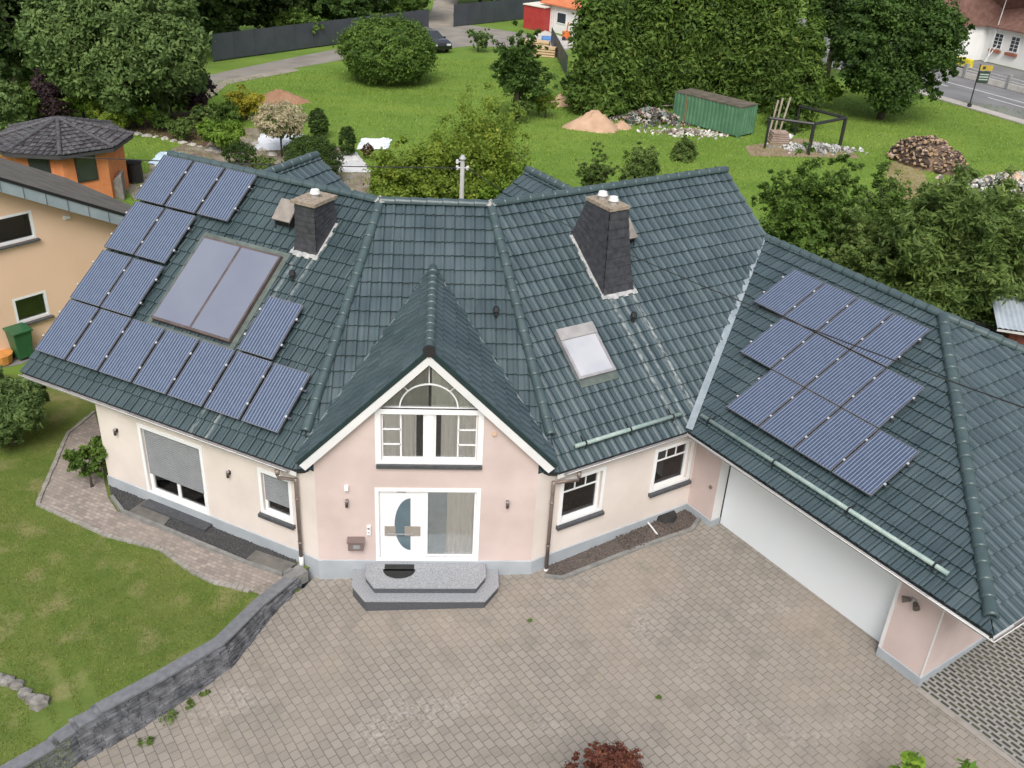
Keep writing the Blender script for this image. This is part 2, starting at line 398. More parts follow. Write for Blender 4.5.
vb.build('verge_board', m_whitep, house); vk.build('verge_tile_edge', mat('dark_tile_edge', (.012,.03,.03), .45), house)

# ---- rear cross gables
for base, nd, dd, other in ((RL.at(UL0,VR), nL, -dL, 'l'), (None, nR, -dR, 'r')):
    if other == 'l':
        S = RL.at(-5.15, VR); back_d = -nL; down = -dL; Lr = 2.35
        pl = Pl(S+down*0, back_d, -down*1.0+Z*T)   # tile plane facing right
        eo = S+down*3.0-Z*3.0*T; pl = Pl(eo, back_d, -down+Z*T); vlen = 3.0*math.sqrt(1+T*T)
    else:
        S = RR.at(4.0, VR); back_d = -nR; down = -dR; Lr = 2.2
        eo = S+down*3.0-Z*3.0*T; pl = Pl(eo, -back_d, -down+Z*T); vlen = 3.0*math.sqrt(1+T*T)
    sg = 1 if other == 'l' else -1
    tiles('rear_gable_slope', pl, [(-.1*sg,0), (Lr*sg,0), (Lr*sg,vlen), (-.1*sg,vlen)])
    cp = MB(); caps(cp, S+up, S+back_d*Lr+up); cp.build('ridge_caps', m_cap, house, smooth=True)
    d2 = MB(); d2.prism([S-Z*.03, S+back_d*Lr-Z*.03, S+back_d*Lr-down*3-Z*3*T, S-down*3-Z*3*T], -Z*.12); d2.build('rear_roof', m_tile, house)
    e2 = S+back_d*(Lr-.25); gw = MB(); gw.prism([e2-Z*.2, e2+down*2.8-Z*(2.8*T+.2), e2+down*2.8-Z*6.8, e2-down*2.8-Z*6.8, e2-down*2.8-Z*(2.8*T+.2)], -back_d*.2); gw.build('rear_wall', m_cream, house)

# ------------------------------------------------------------------ walls
def wall(name, pl, outline, holes, m, depth=.16, side_m=None, th=.0):
    V, Fc = cdt(outline, holes)
    mb = MB(); mb.add([pl.at(*q) for q in V], Fc)
    for h in holes:
        n = len(h)
        for i in range(n):
            a, b = h[i], h[(i+1)%n]; mb.quad(pl.at(*a), pl.at(*b), pl.at(*b, -depth), pl.at(*a, -depth))
    return mb.build(name, m, house)
def rect(a, b, c, d): return [(a,c),(b,c),(b,d),(a,d)]
def wbox(mb, pl, a, b, c, d, h0, h1): return mb.box(pl.at((a+b)/2, (c+d)/2, (h0+h1)/2), (b-a, d-c, h1-h0), (pl.U, pl.V, pl.N))
def ring(mb, pl, a, b, c, d, w, h0, h1):
    wbox(mb, pl, a, a+w, c, d, h0, h1); wbox(mb, pl, b-w, b, c, d, h0, h1); wbox(mb, pl, a+w, b-w, c, c+w, h0, h1); wbox(mb, pl, a+w, b-w, d-w, d, h0, h1)
def curtain(mb, pl, a, b, c, d, h, amp=.03, per=.11, gather=0.):
    n = max(12, int((b-a)/.02)); top = []; bot = []
    for i in range(n+1):
        t = i/n; ph = 2*pi*t*(b-a)/per+.8*math.sin(7*t)
        top.append(pl.at(a+(b-a)*t, d, h+amp*math.sin(ph))); bot.append(pl.at(a+(b-a)*(t+gather*(1-t)*.0), c, h+amp*1.2*math.sin(ph+.4)))
    mb.add(top+bot, [(i, i+1, n+2+i, n+1+i) for i in range(n)])
def room(win, pl, a, b, c, d, h0=-.17, dp=1.0, m=None):
    mb = MB(); P = lambda u, v, h: pl.at(u, v, h)
    e = .25
    for q in ([(a-e,c-e),(b+e,c-e)],[(b+e,c-e),(b+e,d+e)],[(b+e,d+e),(a-e,d+e)],[(a-e,d+e),(a-e,c-e)]):
        mb.quad(P(*q[0],h0), P(*q[1],h0), P(*q[1],h0-dp), P(*q[0],h0-dp))
    mb.quad(P(a-e,c-e,h0-dp), P(b+e,c-e,h0-dp), P(b+e,d+e,h0-dp), P(a-e,d+e,h0-dp))
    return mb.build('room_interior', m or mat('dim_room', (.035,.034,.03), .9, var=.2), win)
def window(pl, a, b, c, d, bars=(), trans=None, curt=(), band=.09, sill=True, shutter=None, label=None, fw=.07, depth=.12):
    """a..b, c..d is the opening; the white surround lies outside it"""
    w = MB(); 
    if band: ring(w, pl, a-band, b+band, c-(.0 if sill else band)*0-band*.6, d+band, band, -.01, .018)
    ring(w, pl, a, b, c, d, fw, -depth, -depth+.06)
    win = w.build('window', m_white, house)
    g = MB(); wbox(g, pl, a+fw, b-fw, c+fw, d-fw, -depth+.014, -depth+.022); g.build('pane', m_glass, win)
    mu = MB()
    for q in bars: wbox(mu, pl, *q, -depth+.024, -depth+.05)
    if bars: mu.build('muntins', m_white, win)
    if sill:
        s_ = MB(); P = pl.at
        s_.prism([P(a-band-.03, c-.02, -.1), P(a-band-.03, c-.05, .10), P(a-band-.03, c-.13, .10), P(a-band-.03, c-.13, -.1)], pl.U*(b-a+2*band+.06)); s_.build('sill', m_slate, win)
    if curt:
        cb = MB()
        for q in curt: curtain(cb, pl, *q, -depth-.02, amp=.018)
        cb.build('curtain', m_curtain, win)
    room(win, pl, a, b, c, d)
    if shutter is not None:
        sh = MB(); n = int((d-shutter)/.055)
        for i in range(n):
            v1 = d-i*.055; v0 = v1-.055
            sh.prism([pl.at(a+.03,v0,-depth+.065), pl.at(a+.03,v0+.008,-depth+.078), pl.at(a+.03,v1-.010,-depth+.082), pl.at(a+.03,v1,-depth+.068)], pl.U*(b-a-.06))
        sh.build('roller_shutter', m_shutter, win)
    return win

# left wing
LwT = 2.78
h1 = rect(-4.64, -2.85, .33, 2.21); h2 = rect(-1.08, -.33, 1.11, 2.20)
wall('wall', WL, [(-LW,ZP),(0,ZP),(0,LwT),(-LW,LwT)], [rect(-4.64,-2.85,.36,2.21), h2], m_cream)
w = window(WL, -4.64, -2.85, .36, 2.21, bars=[(-3.79,-3.70,.43,2.14)], curt=[(-4.55,-3.85,.42,2.15),(-3.7,-2.95,.42,2.15)], sill=False, shutter=.86, fw=.10)
w = window(WL, -1.08, -.33, 1.11, 2.20, shutter=1.42, curt=[])
# right wing
b_ = [(.335,1.41),(3.04,4.10)]
wall('wall', WR, [(0,ZP),(GL,ZP),(GL,LwT),(0,LwT)], [rect(.335,1.41,1.16,2.27), rect(3.04,4.10,1.16,2.27)], m_cream)
for k, (a, b) in enumerate(b_):
    bars = [(a+.07,b-.07,1.90,1.93)]+[(a+(b-a)*t-.012, a+(b-a)*t+.012, 1.93, 2.2) for t in (.36,.64)]
    window(WR, a, b, 1.16, 2.27, bars=bars, curt=[(a+.1,b-.1,1.2,1.86)] if k else [], depth=.14)
# gable end walls and rear walls
def quadwall(P, Q, z0, z1, m, name='wall'):
    mb = MB(); P = np.array(P); Q = np.array(Q); mb.quad(P+Z*z0, Q+Z*z0, Q+Z*z1, P+Z*z1); return mb.build(name, m, house)
def gable_end(P, n, dirn, name='wall'):
    # P front corner at z0, building depth 2*RIDGE_D
    Rr = P-n*RIDGE_D; B_ = P-n*2*RIDGE_D; zt = ZG+OGU*T
    mb = MB(); mb.quad(P+Z*ZP, P+Z*(zt), Rr+Z*(ZR-.18), B_+Z*zt, B_+Z*ZP); mb.build(name, m_cream, house); return B_
LE0 = OL+dL*LW; bl = gable_end(LE0, nL, dL)
RE0 = OR+dR*9.1; br = gable_end(RE0, nR, dR)
jb1 = isect(bl, dL, A(0, 11.2, 0), X); jb2 = isect(br, dR, A(0, 11.2, 0), X)
for a, b in ((bl, jb1), (jb1, jb2), (jb2, br)): quadwall(a, b, -.3, 2.9, m_cream, 'rear_wall')
quadwall(OG, RE0, ZP, 2.7, m_cream, 'rear_wall')
# garage walls
gdl, gdr = WG.uv(711.2,519)[0], WG.uv(879.3,648.7)[0]
wall('garage_wall', WG, [(0,ZP),(0,3.0),(gdl,3.0),(gdl,ZP)], [], m_pink)
wall('garage_wall', WG, [(gdr,ZP),(gdr,3.0),(G2,3.0),(G2,ZP)], [], m_pink)
wall('garage_lintel', WG, [(gdl,2.50),(gdl,3.0),(gdr,3.0),(gdr,2.50)], [], m_whitep)
ge = OG+dG*G2; quadwall(ge, ge-nG*10.2, ZP, 2.55, m_pink, 'garage_end_wall')
quadwall(ge-nG*10.2, OG-nG*10.2-dG*2, -.2, 2.6, m_cream, 'rear_wall')
tr_ = MB(); tr_.box(ge+Z*1.45, (.025,.025,2.2), (dG, nG, Z)); tr_.build('corner_bead', m_whitep, house)
rv = MB()
DEPTH = .32
rv.quad(WG.at(gdl,.18), WG.at(gdl,2.7), WG.at(gdl,2.7,-DEPTH), WG.at(gdl,.18,-DEPTH)); rv.build('door_reveal', m_whitep, house); rv = MB(); rv.quad(WG.at(gdr,.1), WG.at(gdr,2.7), WG.at(gdr,2.7,-DEPTH), WG.at(gdr,.1,-DEPTH))
wbox(rv, WG, gdr-.035, gdr+.035, ZP, 2.7, 0, .012)
rv.build('door_reveal', m_whitep, house)
gd = MB(); wbox(gd, WG, gdl+.02, gdr, .10, 2.6, -DEPTH-.04, -DEPTH)
god = gd.build('garage_door', m_door, house)
sl = MB()
wbox(sl, WG, gdl, gdl+.03, .10, 2.6, -DEPTH, -DEPTH+.012); wbox(sl, WG, gdl+.03, gdr, .095, .125, -DEPTH, -DEPTH+.012)
sl.build('door_seal', m_blackm, god)
sf = MB(); sf.prism([WG.at(gdl-1,2.62,OGG-.03), WG.at(G2+OGE,2.62,OGG-.03), WG.at(G2+OGE,2.62,-.1), WG.at(gdl-1,2.62,-.1)], Z*.06)
e_ = Pl(ge, -nG, Z); sf.prism([e_.at(-OGG,2.61,OGE-.03), e_.at(11,2.61,OGE-.03), e_.at(11,2.61,-.1), e_.at(-OGG,2.61,-.1)], Z*.05)
sf.build('soffit', m_whitep, house)

# entrance block
XF0, XF1 = -2.441, 2.349
def gz_(x): return zap-.12-(abs(x-gax))*TS
dx0, dx1, dz0, dz1 = -1.168, 1.132, .35, 2.349
uzl, uzh = 2.946, 4.34
gfw = .13
# facade outline with door opening and gable window opening
apw = zap-.30
slope = TS
def gpt(x, off): return (x, zap-off-abs(x-gax)*slope)
tri_b = uzh-.03
xo = (zap-.33-tri_b)/slope
gable_hole = [(-1.0,uzl+.10),(1.0,uzl+.10),(1.0,tri_b),(gax+xo,tri_b),(gax,zap-.33),(gax-xo,tri_b),(-1.0,tri_b)]
if xo > 1.0: gable_hole = [(-1.0,uzl+.10),(1.0,uzl+.10),(1.0,zap-.33-(1.0-gax)*slope),(gax,zap-.33),(-1.0,zap-.33-(1.0+gax)*slope)]
wall('wall', WC, [(XF0,ZP),(XF1,ZP),(XF1,gpt(XF1,.1)[1]),gpt(gax,.1),(XF0,gpt(XF0,.1)[1])],
     [rect(dx0+.08,dx1-.08,ZP+.004,dz1-.08), gable_hole], m_pink)
zt = 2.75
for P, Q in ((A(XF0,0,0), OL), (A(XF1,0,0), OR)): sp = MB(); sp.quad(P+Z*ZP, Q+Z*ZP, Q+Z*zt, P+Z*zt); sp.build('corner_wall', m_cream, house)
# plinth
def off_line(pts, o):
    out = []
    for i, p in enumerate(pts):
        n = []
        if i > 0: d = nrm(pts[i]-pts[i-1]); n.append(A(d[1],-d[0],0))
        if i < len(pts)-1: d = nrm(pts[i+1]-pts[i]); n.append(A(d[1],-d[0],0))
        if len(n) == 2: m_ = nrm(n[0]+n[1]); out.append(p+m_*o/(m_@n[0]))
        else: out.append(p+n[0]*o)
    return out
pts = [LE0-nL*11, LE0, OL, A(XF0,0,0), A(XF1,0,0), OR, OG, WG.at(gdl,0), WG.at(gdl,0,-DEPTH)]
pts2 = [WG.at(gdr,0,-DEPTH), WG.at(gdr,0), ge, ge-nG*10.2]
pb = MB()
for P in (pts, pts2):
    o1 = off_line(P, .025)
    for i in range(len(P)-1):
        pb.quad(o1[i]-Z*.8, o1[i+1]-Z*.8, o1[i+1]+Z*ZP, o1[i]+Z*ZP); pb.quad(o1[i]+Z*ZP, o1[i+1]+Z*ZP, P[i+1]+Z*(ZP+.012), P[i]+Z*(ZP+.012))
pb.build('plinth', m_plinth, house)

# entrance door assembly
dw = MB(); ring(dw, WC, dx0, dx1, dz0, dz1, .085, -.02, .02)
wbox(dw, WC, -.135, -.07, dz0+.085, dz1-.085, -.10, -.03)
door = dw.build('door_frame', m_white, house)
lf = MB(); wbox(lf, WC, dx0+.085, -.135, dz0+.03, dz1-.085, -.10, -.045)
ring(lf, WC, dx0+.14, -.175, dz0+.09, dz1-.14, .02, -.046, -.036)
leaf = lf.build('front_door', m_white, house)
ga = MB(); cxg = -.40; cz = 1.335; R_ = .71
arc = [(cxg, cz-R_)]+[(cxg-.35*math.cos(t), cz+R_*math.sin(t)) for t in [(-90+180*k/18)*pi/180 for k in range(1,18)]]+[(cxg, cz+R_)]
ga.prism([WC.at(*q, -.044) for q in arc], -Y*.012); ga.build('door_glass', m_doorglass, leaf)
hb_ = MB(); wbox(hb_, WC, -.97, -.73, 1.03, 1.29, -.044, -.025); wbox(hb_, WC, -.53, -.18, 1.03, 1.29, -.044, -.02); hb_.build('door_plate', mat('brushed_steel', (.42,.38,.34), .4, metal=.5, var=.08), leaf)
hh = MB(); hh.tube([WC.at(-.92,1.12,.03), WC.at(-.35,1.12,.03)], .014, 8); hh.tube([WC.at(-.9,1.12,-.03), WC.at(-.9,1.12,.03)], .01, 6); hh.tube([WC.at(-.37,1.12,-.03), WC.at(-.37,1.12,.03)], .01, 6); hh.build('handle', m_alu, leaf)
pe = MB(); wbox(pe, WC, -.70, -.50, 2.215, 2.24, -.044, -.02); pe.build('door_closer', m_blackm, leaf)
sg = MB(); ring(sg, WC, -.07, dx1-.085, dz0+.085, dz1-.085, .05, -.09, -.035); sgo = sg.build('side_window', m_white, house)
s2 = MB(); wbox(s2, WC, -.03, dx1-.13, dz0+.13, dz1-.13, -.075, -.065); s2.build('pane', glass_mat('side_pane', (1,1,1), refl=.05, alpha=1.), sgo)
cu = MB(); curtain(cu, WC, .40, dx1-.12, dz0+.12, dz1-.12, -.096, amp=.008, per=.09); cu.build('curtain', m_curtain, sgo)
rm = MB(); wbox(rm, WC, -.05, dx1-.10, dz0+.10, dz1-.10, -.13, -.108); rm.build('room_interior', mat('blue_grey_backing', (.42,.50,.54), .6), sgo)  # flat backing board close behind the pane, coloured like its blue-grey frosted half

# gable window
gw = MB(); ring(gw, WC, -1.136, 1.133, uzl, uzh+.0, .12, -.03, .02)
wbox(gw, WC, -1.0, 1.0, uzh-.12, uzh+.0, -.1, .026)
wbox(gw, WC, -.085, .085, uzl+.12, uzh-.12, -.1, .0)
for a, b in ((-1.02,-.085),(.085,1.02)): ring(gw, WC, a, b, uzl+.115, uzh-.115, .05, -.095, -.04)
gwo = gw.build('gable_window', m_white, house)
gp = MB(); 
wbox(gp, WC, -1.0, 1.0, uzl+.14, uzh-.14, -.085, -.078)
gp.prism([WC.at(q[0], q[1], -.085) for q in [(-1.0,uzh-.02),(1.0,uzh-.02),(1.0,max(uzh,zap-.30-(1.0-gax)*slope)),(gax,zap-.30),(-1.0,max(uzh,zap-.30-(1.0+gax)*slope))]], Y*.007)
gp.build('pane', m_glass, gwo)
mu = MB(); b2_ = .018
for x in (-.60, .60): wbox(mu, WC, x-b2_, x+b2_, uzl+.15, uzh-.14, -.077, -.055)
for x0, x1 in ((-.98,-.60),(.60,.98)):
    for z_ in (3.43, 3.80): wbox(mu, WC, x0, x1, z_-.015, z_+.015, -.077, -.055)
ra = .60; K = 20
for k in range(K):
    t0, t1 = pi*k/K, pi*(k+1)/K
    mu.prism([WC.at(gax+(ra+s)*math.cos(t), uzh+(ra*.92+s)*math.sin(t), -.055) for s, t in ((-.016,t0),(.016,t0),(.016,t1),(-.016,t1))], Y*.02)
for t in (45, 90, 135):
    t = rad(t); mu.tube([WC.at(gax+ra*math.cos(t), uzh+ra*.92*math.sin(t), -.06), WC.at(gax+(ra+.45)*math.cos(t), uzh+(ra*.92+.42)*math.sin(t), -.06)], .014, 5)
mu.build('muntins', m_white, gwo)
cc = MB()
curtain(cc, WC, -.98, -.28, uzl+.13, uzh-.13, -.115, .018, .12); curtain(cc, WC, .24, .98, uzl+.13, uzh-.13, -.115, .018, .12); cc.build('curtain', m_curtain, gwo)
cc = MB(); 
for (x0, x1) in ((-1.0,-.03),(.03,1.0)):
    n = 40; tp = []; bt = []
    for i in range(n+1):
        x = x0+(x1-x0)*i/n; o_ = -.105+.010*math.sin(i*1.1); tp.append(WC.at(x, min(zap-.40-abs(x-gax)*slope, 9), o_)); bt.append(WC.at(x, uzh-.08, o_))
    cc.add(tp+bt, [(i,i+1,n+2+i,n+1+i) for i in range(n)]); cc.build('blind', mat('greenish_blind', (.50,.53,.46), .9, var=.1), gwo)
rm2 = MB(); Pm = [(-1.0,uzl+.05),(1.0,uzl+.05),(1.0,zap-.42-(1.0-gax)*slope),(gax,zap-.42),(-1.0,zap-.42-(1.0+gax)*slope)]
for i in range(5): rm2.quad(WC.at(*Pm[i],-.16), WC.at(*Pm[(i+1)%5],-.16), WC.at(*Pm[(i+1)%5],-1.5), WC.at(*Pm[i],-1.5))
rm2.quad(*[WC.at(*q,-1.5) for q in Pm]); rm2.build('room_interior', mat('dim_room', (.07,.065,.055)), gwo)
gs = MB(); gs.prism([WC.at(-1.12,uzl+.05,-.05), WC.at(-1.12,uzl+.03,.07), WC.at(-1.12,uzl-.06,.07), WC.at(-1.12,uzl-.06,-.05)], X*2.25); gs.build('sill', m_slate, gwo)

# steps in front of the door
def stp(z0, z1, x0, x1, y1, ch, name='front_step'):
    mb = MB(); P = [(x0,-.02),(x0,y1*.55),(x0+ch,y1),(x1-ch,y1),(x1,y1*.55),(x1,-.02)]
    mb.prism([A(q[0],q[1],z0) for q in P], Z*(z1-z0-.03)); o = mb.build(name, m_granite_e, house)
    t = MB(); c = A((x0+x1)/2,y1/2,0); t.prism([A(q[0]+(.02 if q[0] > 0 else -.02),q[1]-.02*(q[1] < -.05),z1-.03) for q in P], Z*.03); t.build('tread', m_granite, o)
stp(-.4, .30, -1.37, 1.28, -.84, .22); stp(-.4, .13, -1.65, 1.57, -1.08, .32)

# gutters, downpipes
def gutter(pts, mb, lip):
    N_ = 7; r = .068
    ring_ = []
    for i, p in enumerate(pts):
        n = []
        if i > 0: d = nrm(pts[i]-pts[i-1]); n.append(A(d[1],-d[0],0))
        if i < len(pts)-1: d = nrm(pts[i+1]-pts[i]); n.append(A(d[1],-d[0],0))
        m_ = nrm(sum(n)); k = 1/(m_@n[0]); ring_.append((p, m_*k))
    for (p, o), (q, o2) in zip(ring_[:-1], ring_[1:]):
        vs = []
        for (b, oo) in ((p, o), (q, o2)):
            vs += [b+oo*(.07+r*math.cos(t))+Z*(-.01-r*math.sin(t)) for t in [pi*k/N_ for k in range(N_+1)]]
        mb.add(vs, [(k, k+1, N_+2+k, N_+1+k) for k in range(N_)])
        lip.tube([p+o*(.14)-Z*.01, q+o2*(.14)-Z*.01], .011, 6)
sh = -Z*.035
leftend = RL.at(UL0, 0)
m_gut = mat('gutter_inside', (.28,.26,.26), .5, (.40,.38,.38), scale=5, metal=.3)
g1 = MB(); l1 = MB(); gutter([leftend+sh-nL*.07, EL+sh-nL*.07-dL*(-.15)], g1, l1)
go = g1.build('gutter', m_gut, house, smooth=True); l1.build('gutter_lip', m_zinc, go, smooth=True)
g1 = MB(); l1 = MB(); gutter([ER+sh-nR*.07+dR*.15, IC+sh-nR*.07-nG*.07, GC+sh-nG*.07-dG*.07, GCb+sh-dG*.07], g1, l1)
go = g1.build('gutter', m_gut, house, smooth=True)
l1.build('gutter_lip', m_zinc, go, smooth=True)
fb = MB()
fb.prism([leftend-Z*.06+nL*-.06, EL-Z*.06-nL*.06, EL-Z*.2-nL*.06, leftend-Z*.2-nL*.06], -nL*.02); fb.build('fascia', m_whitep, house); fb = MB()
fb.prism([ER-Z*.06-nR*.06, IC-Z*.06-nR*.06-nG*.06, IC-Z*.2-nR*.06-nG*.06, ER-Z*.2-nR*.06], -nR*.02)
fb.build('fascia', m_whitep, house)
def pipe(outlet, top, bot, end):
    mb = MB(); mb.tube([outlet+Z*.0, outlet-Z*.12], .06, 10, r2=.045); mb.tube([outlet-Z*.10, outlet-Z*.20, top], .04, 10)
    mb.tube([top+Z*.03, top-Z*.05, bot], .043, 10)
    for z_ in (.7, 1.9): mb.tube([A(top[0],top[1],z_), A(top[0],top[1],z_+.04)], .052, 10)
    o = mb.build('downpipe', m_copper, house, smooth=True)
    b = MB(); b.tube([bot+Z*.02, bot-Z*.36], .052, 10); b.build('pipe_foot', m_whitep, o, smooth=True)
tpL = WL.at(-.035, 2.42, .10); pipe(RL.at(-.38,0)+nL*.06-Z*.10, tpL, A(tpL[0],tpL[1],.30), None)
tpR = WR.at(-.03, 2.45, .10); pipe(RR.at(.52,0)+nR*.06-Z*.10, tpR, A(tpR[0],tpR[1],.02), None)

# snow guards
def snow(pl, u0, u1, v, r=.05):
    mb = MB(); mb.tube([pl.at(u0,v,.13), pl.at(u1,v,.13)], r, 12); o = mb.build('snow_guard', m_snow, house, smooth=True)
    br_ = MB(); n = max(2, int(round((u1-u0)/1.9))+1)
    for i in range(n):
        u = u0+.28*(1)+(u1-u0-.56)*i/(n-1)
        br_.box(pl.at(u, v+.06, .10), (.03, .30, .02), (pl.U, pl.V, pl.N)); br_.tube([pl.at(u-.02,v,.13), pl.at(u+.02,v,.13)], r+.012, 12)
        br_.box(pl.at(u, v-.09, .06), (.02, .02, .12), (pl.U, pl.V, pl.N))
    br_.build('bracket', m_blackm, o)
snow(RR, .60, 3.69, .44); snow(RG, .14, 6.75, .50)

# solar panels
PWD, PHT = .995, 1.515
def make_panel():
    mb = MB(); mb.box((0,0,0), (PWD-.03,PHT-.03,.02)); p = mb.build('solar_panel', m_pv, None)
    fr = MB()
    for sx in (-1,1): fr.box((sx*(PWD/2-.007),0,-.006), (.014,PHT,.045))
    for sy in (-1,1): fr.box((0,sy*(PHT/2-.007),-.006), (PWD-.03,.014,.045))
    f = fr.build('panel_frame', mat('frame_metal', (.20,.20,.22), .4, (.30,.30,.32), metal=.6), p)
    return p
clamp0 = None
def rail_clips(pl, cells, pitch, h, dv):
    rb = MB(); cl_ = []
    for (u0, u1, v) in cells:
        for f in (-.35, .36):
            rb.box(pl.at((u0+u1)/2, v+f, h-.055), (u1-u0+.12, .04, .04), (pl.U, pl.V, pl.N))
            u = u0
            while u < u1+.05:
                cl_.append(pl.mtx(u, v+f, h+.016)); u += pitch
    rb.build('mounting_rail', m_pframe, house)
    for M_ in cl_:
        global clamp0
        if clamp0 is None: c_ = MB(); c_.box((0,0,0), (.04,.05,.02)); clamp0 = o = c_.build('panel_clamp', mat('bright_clamp', (.6,.6,.6), .4, metal=.3), house)
        else: o = clamp0.copy(); col.objects.link(o); o.parent = house
        o.matrix_local = M_
proto = make_panel(); first = True
def put(pl, u, v, h):
    global first
    if first: o = proto; first = False; o.parent = house
    else: o = copy_tree(proto, house)
    o.matrix_local = pl.mtx(u, v, h); return o
HL = .185; pv_, du = [1.37, 2.92, 4.52, 6.12], 1.065
for i in range(7): put(RL, -7.575+i*1.068, 1.36, HL)
for i in range(2): put(RL, -7.615+i*1.055, 2.92, HL)
for i in range(2): put(RL, -7.66+i*1.055, 4.53, HL)
for i in range(3): put(RL, -7.78+i*1.075, 6.12, HL)
put(RL, -2.28, 2.93, HL)
rail_clips(RL, [(-8.1,-.63,1.36),(-8.14,-6.04,2.92),(-8.18,-6.08,4.53),(-8.3,-5.1,6.12),(-2.8,-1.76,2.93)], 1.06, HL, .35)
for i in range(4): put(RG, .96+i*1.04, 1.77, HL); put(RG, -.09+i*1.04, 3.31, HL); put(RG, -1.13+i*1.04, 4.87, HL)
rail_clips(RG, [(.44,4.6,1.77),(-.61,3.55,3.31),(-1.65,2.51,4.87)], 1.04, HL, .35)

# thermal collector
tc_ = MB(); tc_.box(RL.at(-4.33, 3.56, .07), (2.40,2.52,.16), (RL.U,RL.V,RL.N)); tco = tc_.build('solar_collector', mat('collector_case', (.10,.075,.07), .5, var=.2), house)
g_ = MB()
for u in (-4.93, -3.73): g_.box(RL.at(u,3.56,.155), (1.13,2.40,.015), (RL.U,RL.V,RL.N))
g_.build('collector_glass', m_collector, tco)
fl_ = MB(); ring(fl_, RL, -5.68, -2.98, 2.08, 4.98, .14, .02, .06); fl_.build('collector_flashing', mat('green_flashing', (.075,.095,.085), .6, (.12,.145,.13), scale=5), tco)

# roof window
sk = MB(); ring(sk, RR, 1.50, 2.56, 1.93, 3.24, .065, .02, .14); sko = sk.build('skylight', mat('skylight_frame', (.30,.29,.30), .45, (.40,.39,.40), metal=.3), house)
g_ = MB(); g_.box(RR.at(2.03,2.50,.12), (.93,1.04,.012), (RR.U,RR.V,RR.N)); g_.build('pane', mat('skylight_glass', (.38,.39,.43), .15, (.50,.50,.53), scale=1, spec=1.), sko)
g_ = MB(); g_.box(RR.at(2.03,3.12,.15), (1.06,.30,.03), (RR.U,RR.V,RR.N)); g_.build('shutter_hood', mat('hood_grey', (.32,.31,.31), .5, (.42,.40,.39), metal=.3), sko)
g_ = MB(); g_.box(RR.at(2.05,1.84,.045), (1.10,.20,.02), (RR.U,RR.V,RR.N)); g_.build('apron_flashing', mat('green_flashing', (.1,.13,.11)), sko)

# small roof vents
def knob(pl, u, v):
    mb = MB(); P = pl.at(u, v, .03); mb.tube([P, P+Z*.16], .05, 10); mb.tube([P+Z*.15, P+Z*.24], .09, 10, r2=.06); mb.build('vent_cap', m_blackm, house)
knob(RL, -2.56, 4.33); knob(RC, 1.47, 3.86); knob(RR, 3.77, 3.08)

# chimneys
m_cl = mat('slate_cladding', (.026,.027,.033), .5, (.055,.055,.065), scale=7, detail=8, bump=.4, bscale=10)
m_crown = mat('chimney_crown', (.20,.16,.12), .9, (.36,.30,.235), scale=12, bump=.3)
def chimney(pl, base, ztop, inset, pots, grow):
    # base: list of 4 (u,v); inset: shrink factor at the top
    B = [pl.at(*q, -.02) for q in base]; c = sum(B)/4
    mid = [A(*(c[:2]+(b[:2]-c[:2])*inset), ztop) for b in B]
    # flare at the foot following the slope, cladding in staggered rows
    mb = MB(); R = 9; rows = []
    for k in range(R+1):
        f = k/R; fl = .07*math.exp(-f*6)
        rows.append([b+(m_-b)*f+nrm(A(*(b-c)[:2],0))*fl for b, m_ in zip(B, mid)])
    for k in range(R):
        for i in range(4):
            a, b = rows[k][i], rows[k][(i+1)%4]; c2, d2 = rows[k+1][(i+1)%4], rows[k+1][i]
            o = nrm(np.cross(b-a, Z))*.018
            if o@(a-c) < 0: o = -o
            mb.quad(a+o, b+o, c2+o*.15, d2+o*.15); mb.quad(a+o, b+o, b, a)
    ch = mb.build('chimney', m_cl, house)
    cr = MB(); t = [q+nrm(A(*(q-c)[:2],0))*grow for q in mid]; cr.prism([q-Z*.02 for q in t], Z*.08)
    cr.build('crown', m_crown, ch)
    ax = nrm(A(*(mid[1]-mid[0])[:2],0)); cc = sum(mid)/4; cc[2] = ztop
    ay = nrm(A(*(mid[3]-mid[0])[:2],0))
    for (u, v) in pots:
        p_ = MB(); P = cc+ax*u+ay*v; p_.tube([P, P+Z*.17], .10, 14); p_.build('chimney_pot', mat('pot_metal', (.35,.33,.31), .5, var=.1), ch, smooth=False)
        p2 = MB(); p2.tube([P+Z*.15, P+Z*.19, P+Z*.24], .13, 14, r2=.10); p2.build('pot_cover', m_whitep, ch)
    fl = MB()
    us = [q[0] for q in base]; vs = [q[1] for q in base]; a, b, c3, d3 = min(us), max(us), min(vs), max(vs)
    for k in range(7):
        f = k/7; g = .07+.06*((k*37)%5)/4
        wbox(fl, pl, a-.1+(b-a+.2)*f, a-.1+(b-a+.2)*(f+1/7), c3-g-.04, c3, .03, .06+.004*(k%2)); wbox(fl, pl, b, b+g, c3+(d3-c3)*f, c3+(d3-c3)*(f+1/7), .03, .06+.004*(k%2)); wbox(fl, pl, a-g, a, c3+(d3-c3)*f, c3+(d3-c3)*(f+1/7), .03, .06+.004*(k%2))
    fl.build('chimney_flashing', m_lead, ch)
chimney(RL, [(-2.95,5.12),(-2.33,5.12),(-2.33,6.12),(-2.95,6.12)], 6.95, .93, [(0,.05)], .10)
chimney(RR, [(3.33,3.93),(4.22,3.93),(4.22,5.77),(3.33,5.77)], 7.10, .62, [(-.0,-.22),(.0,.22)], .05)
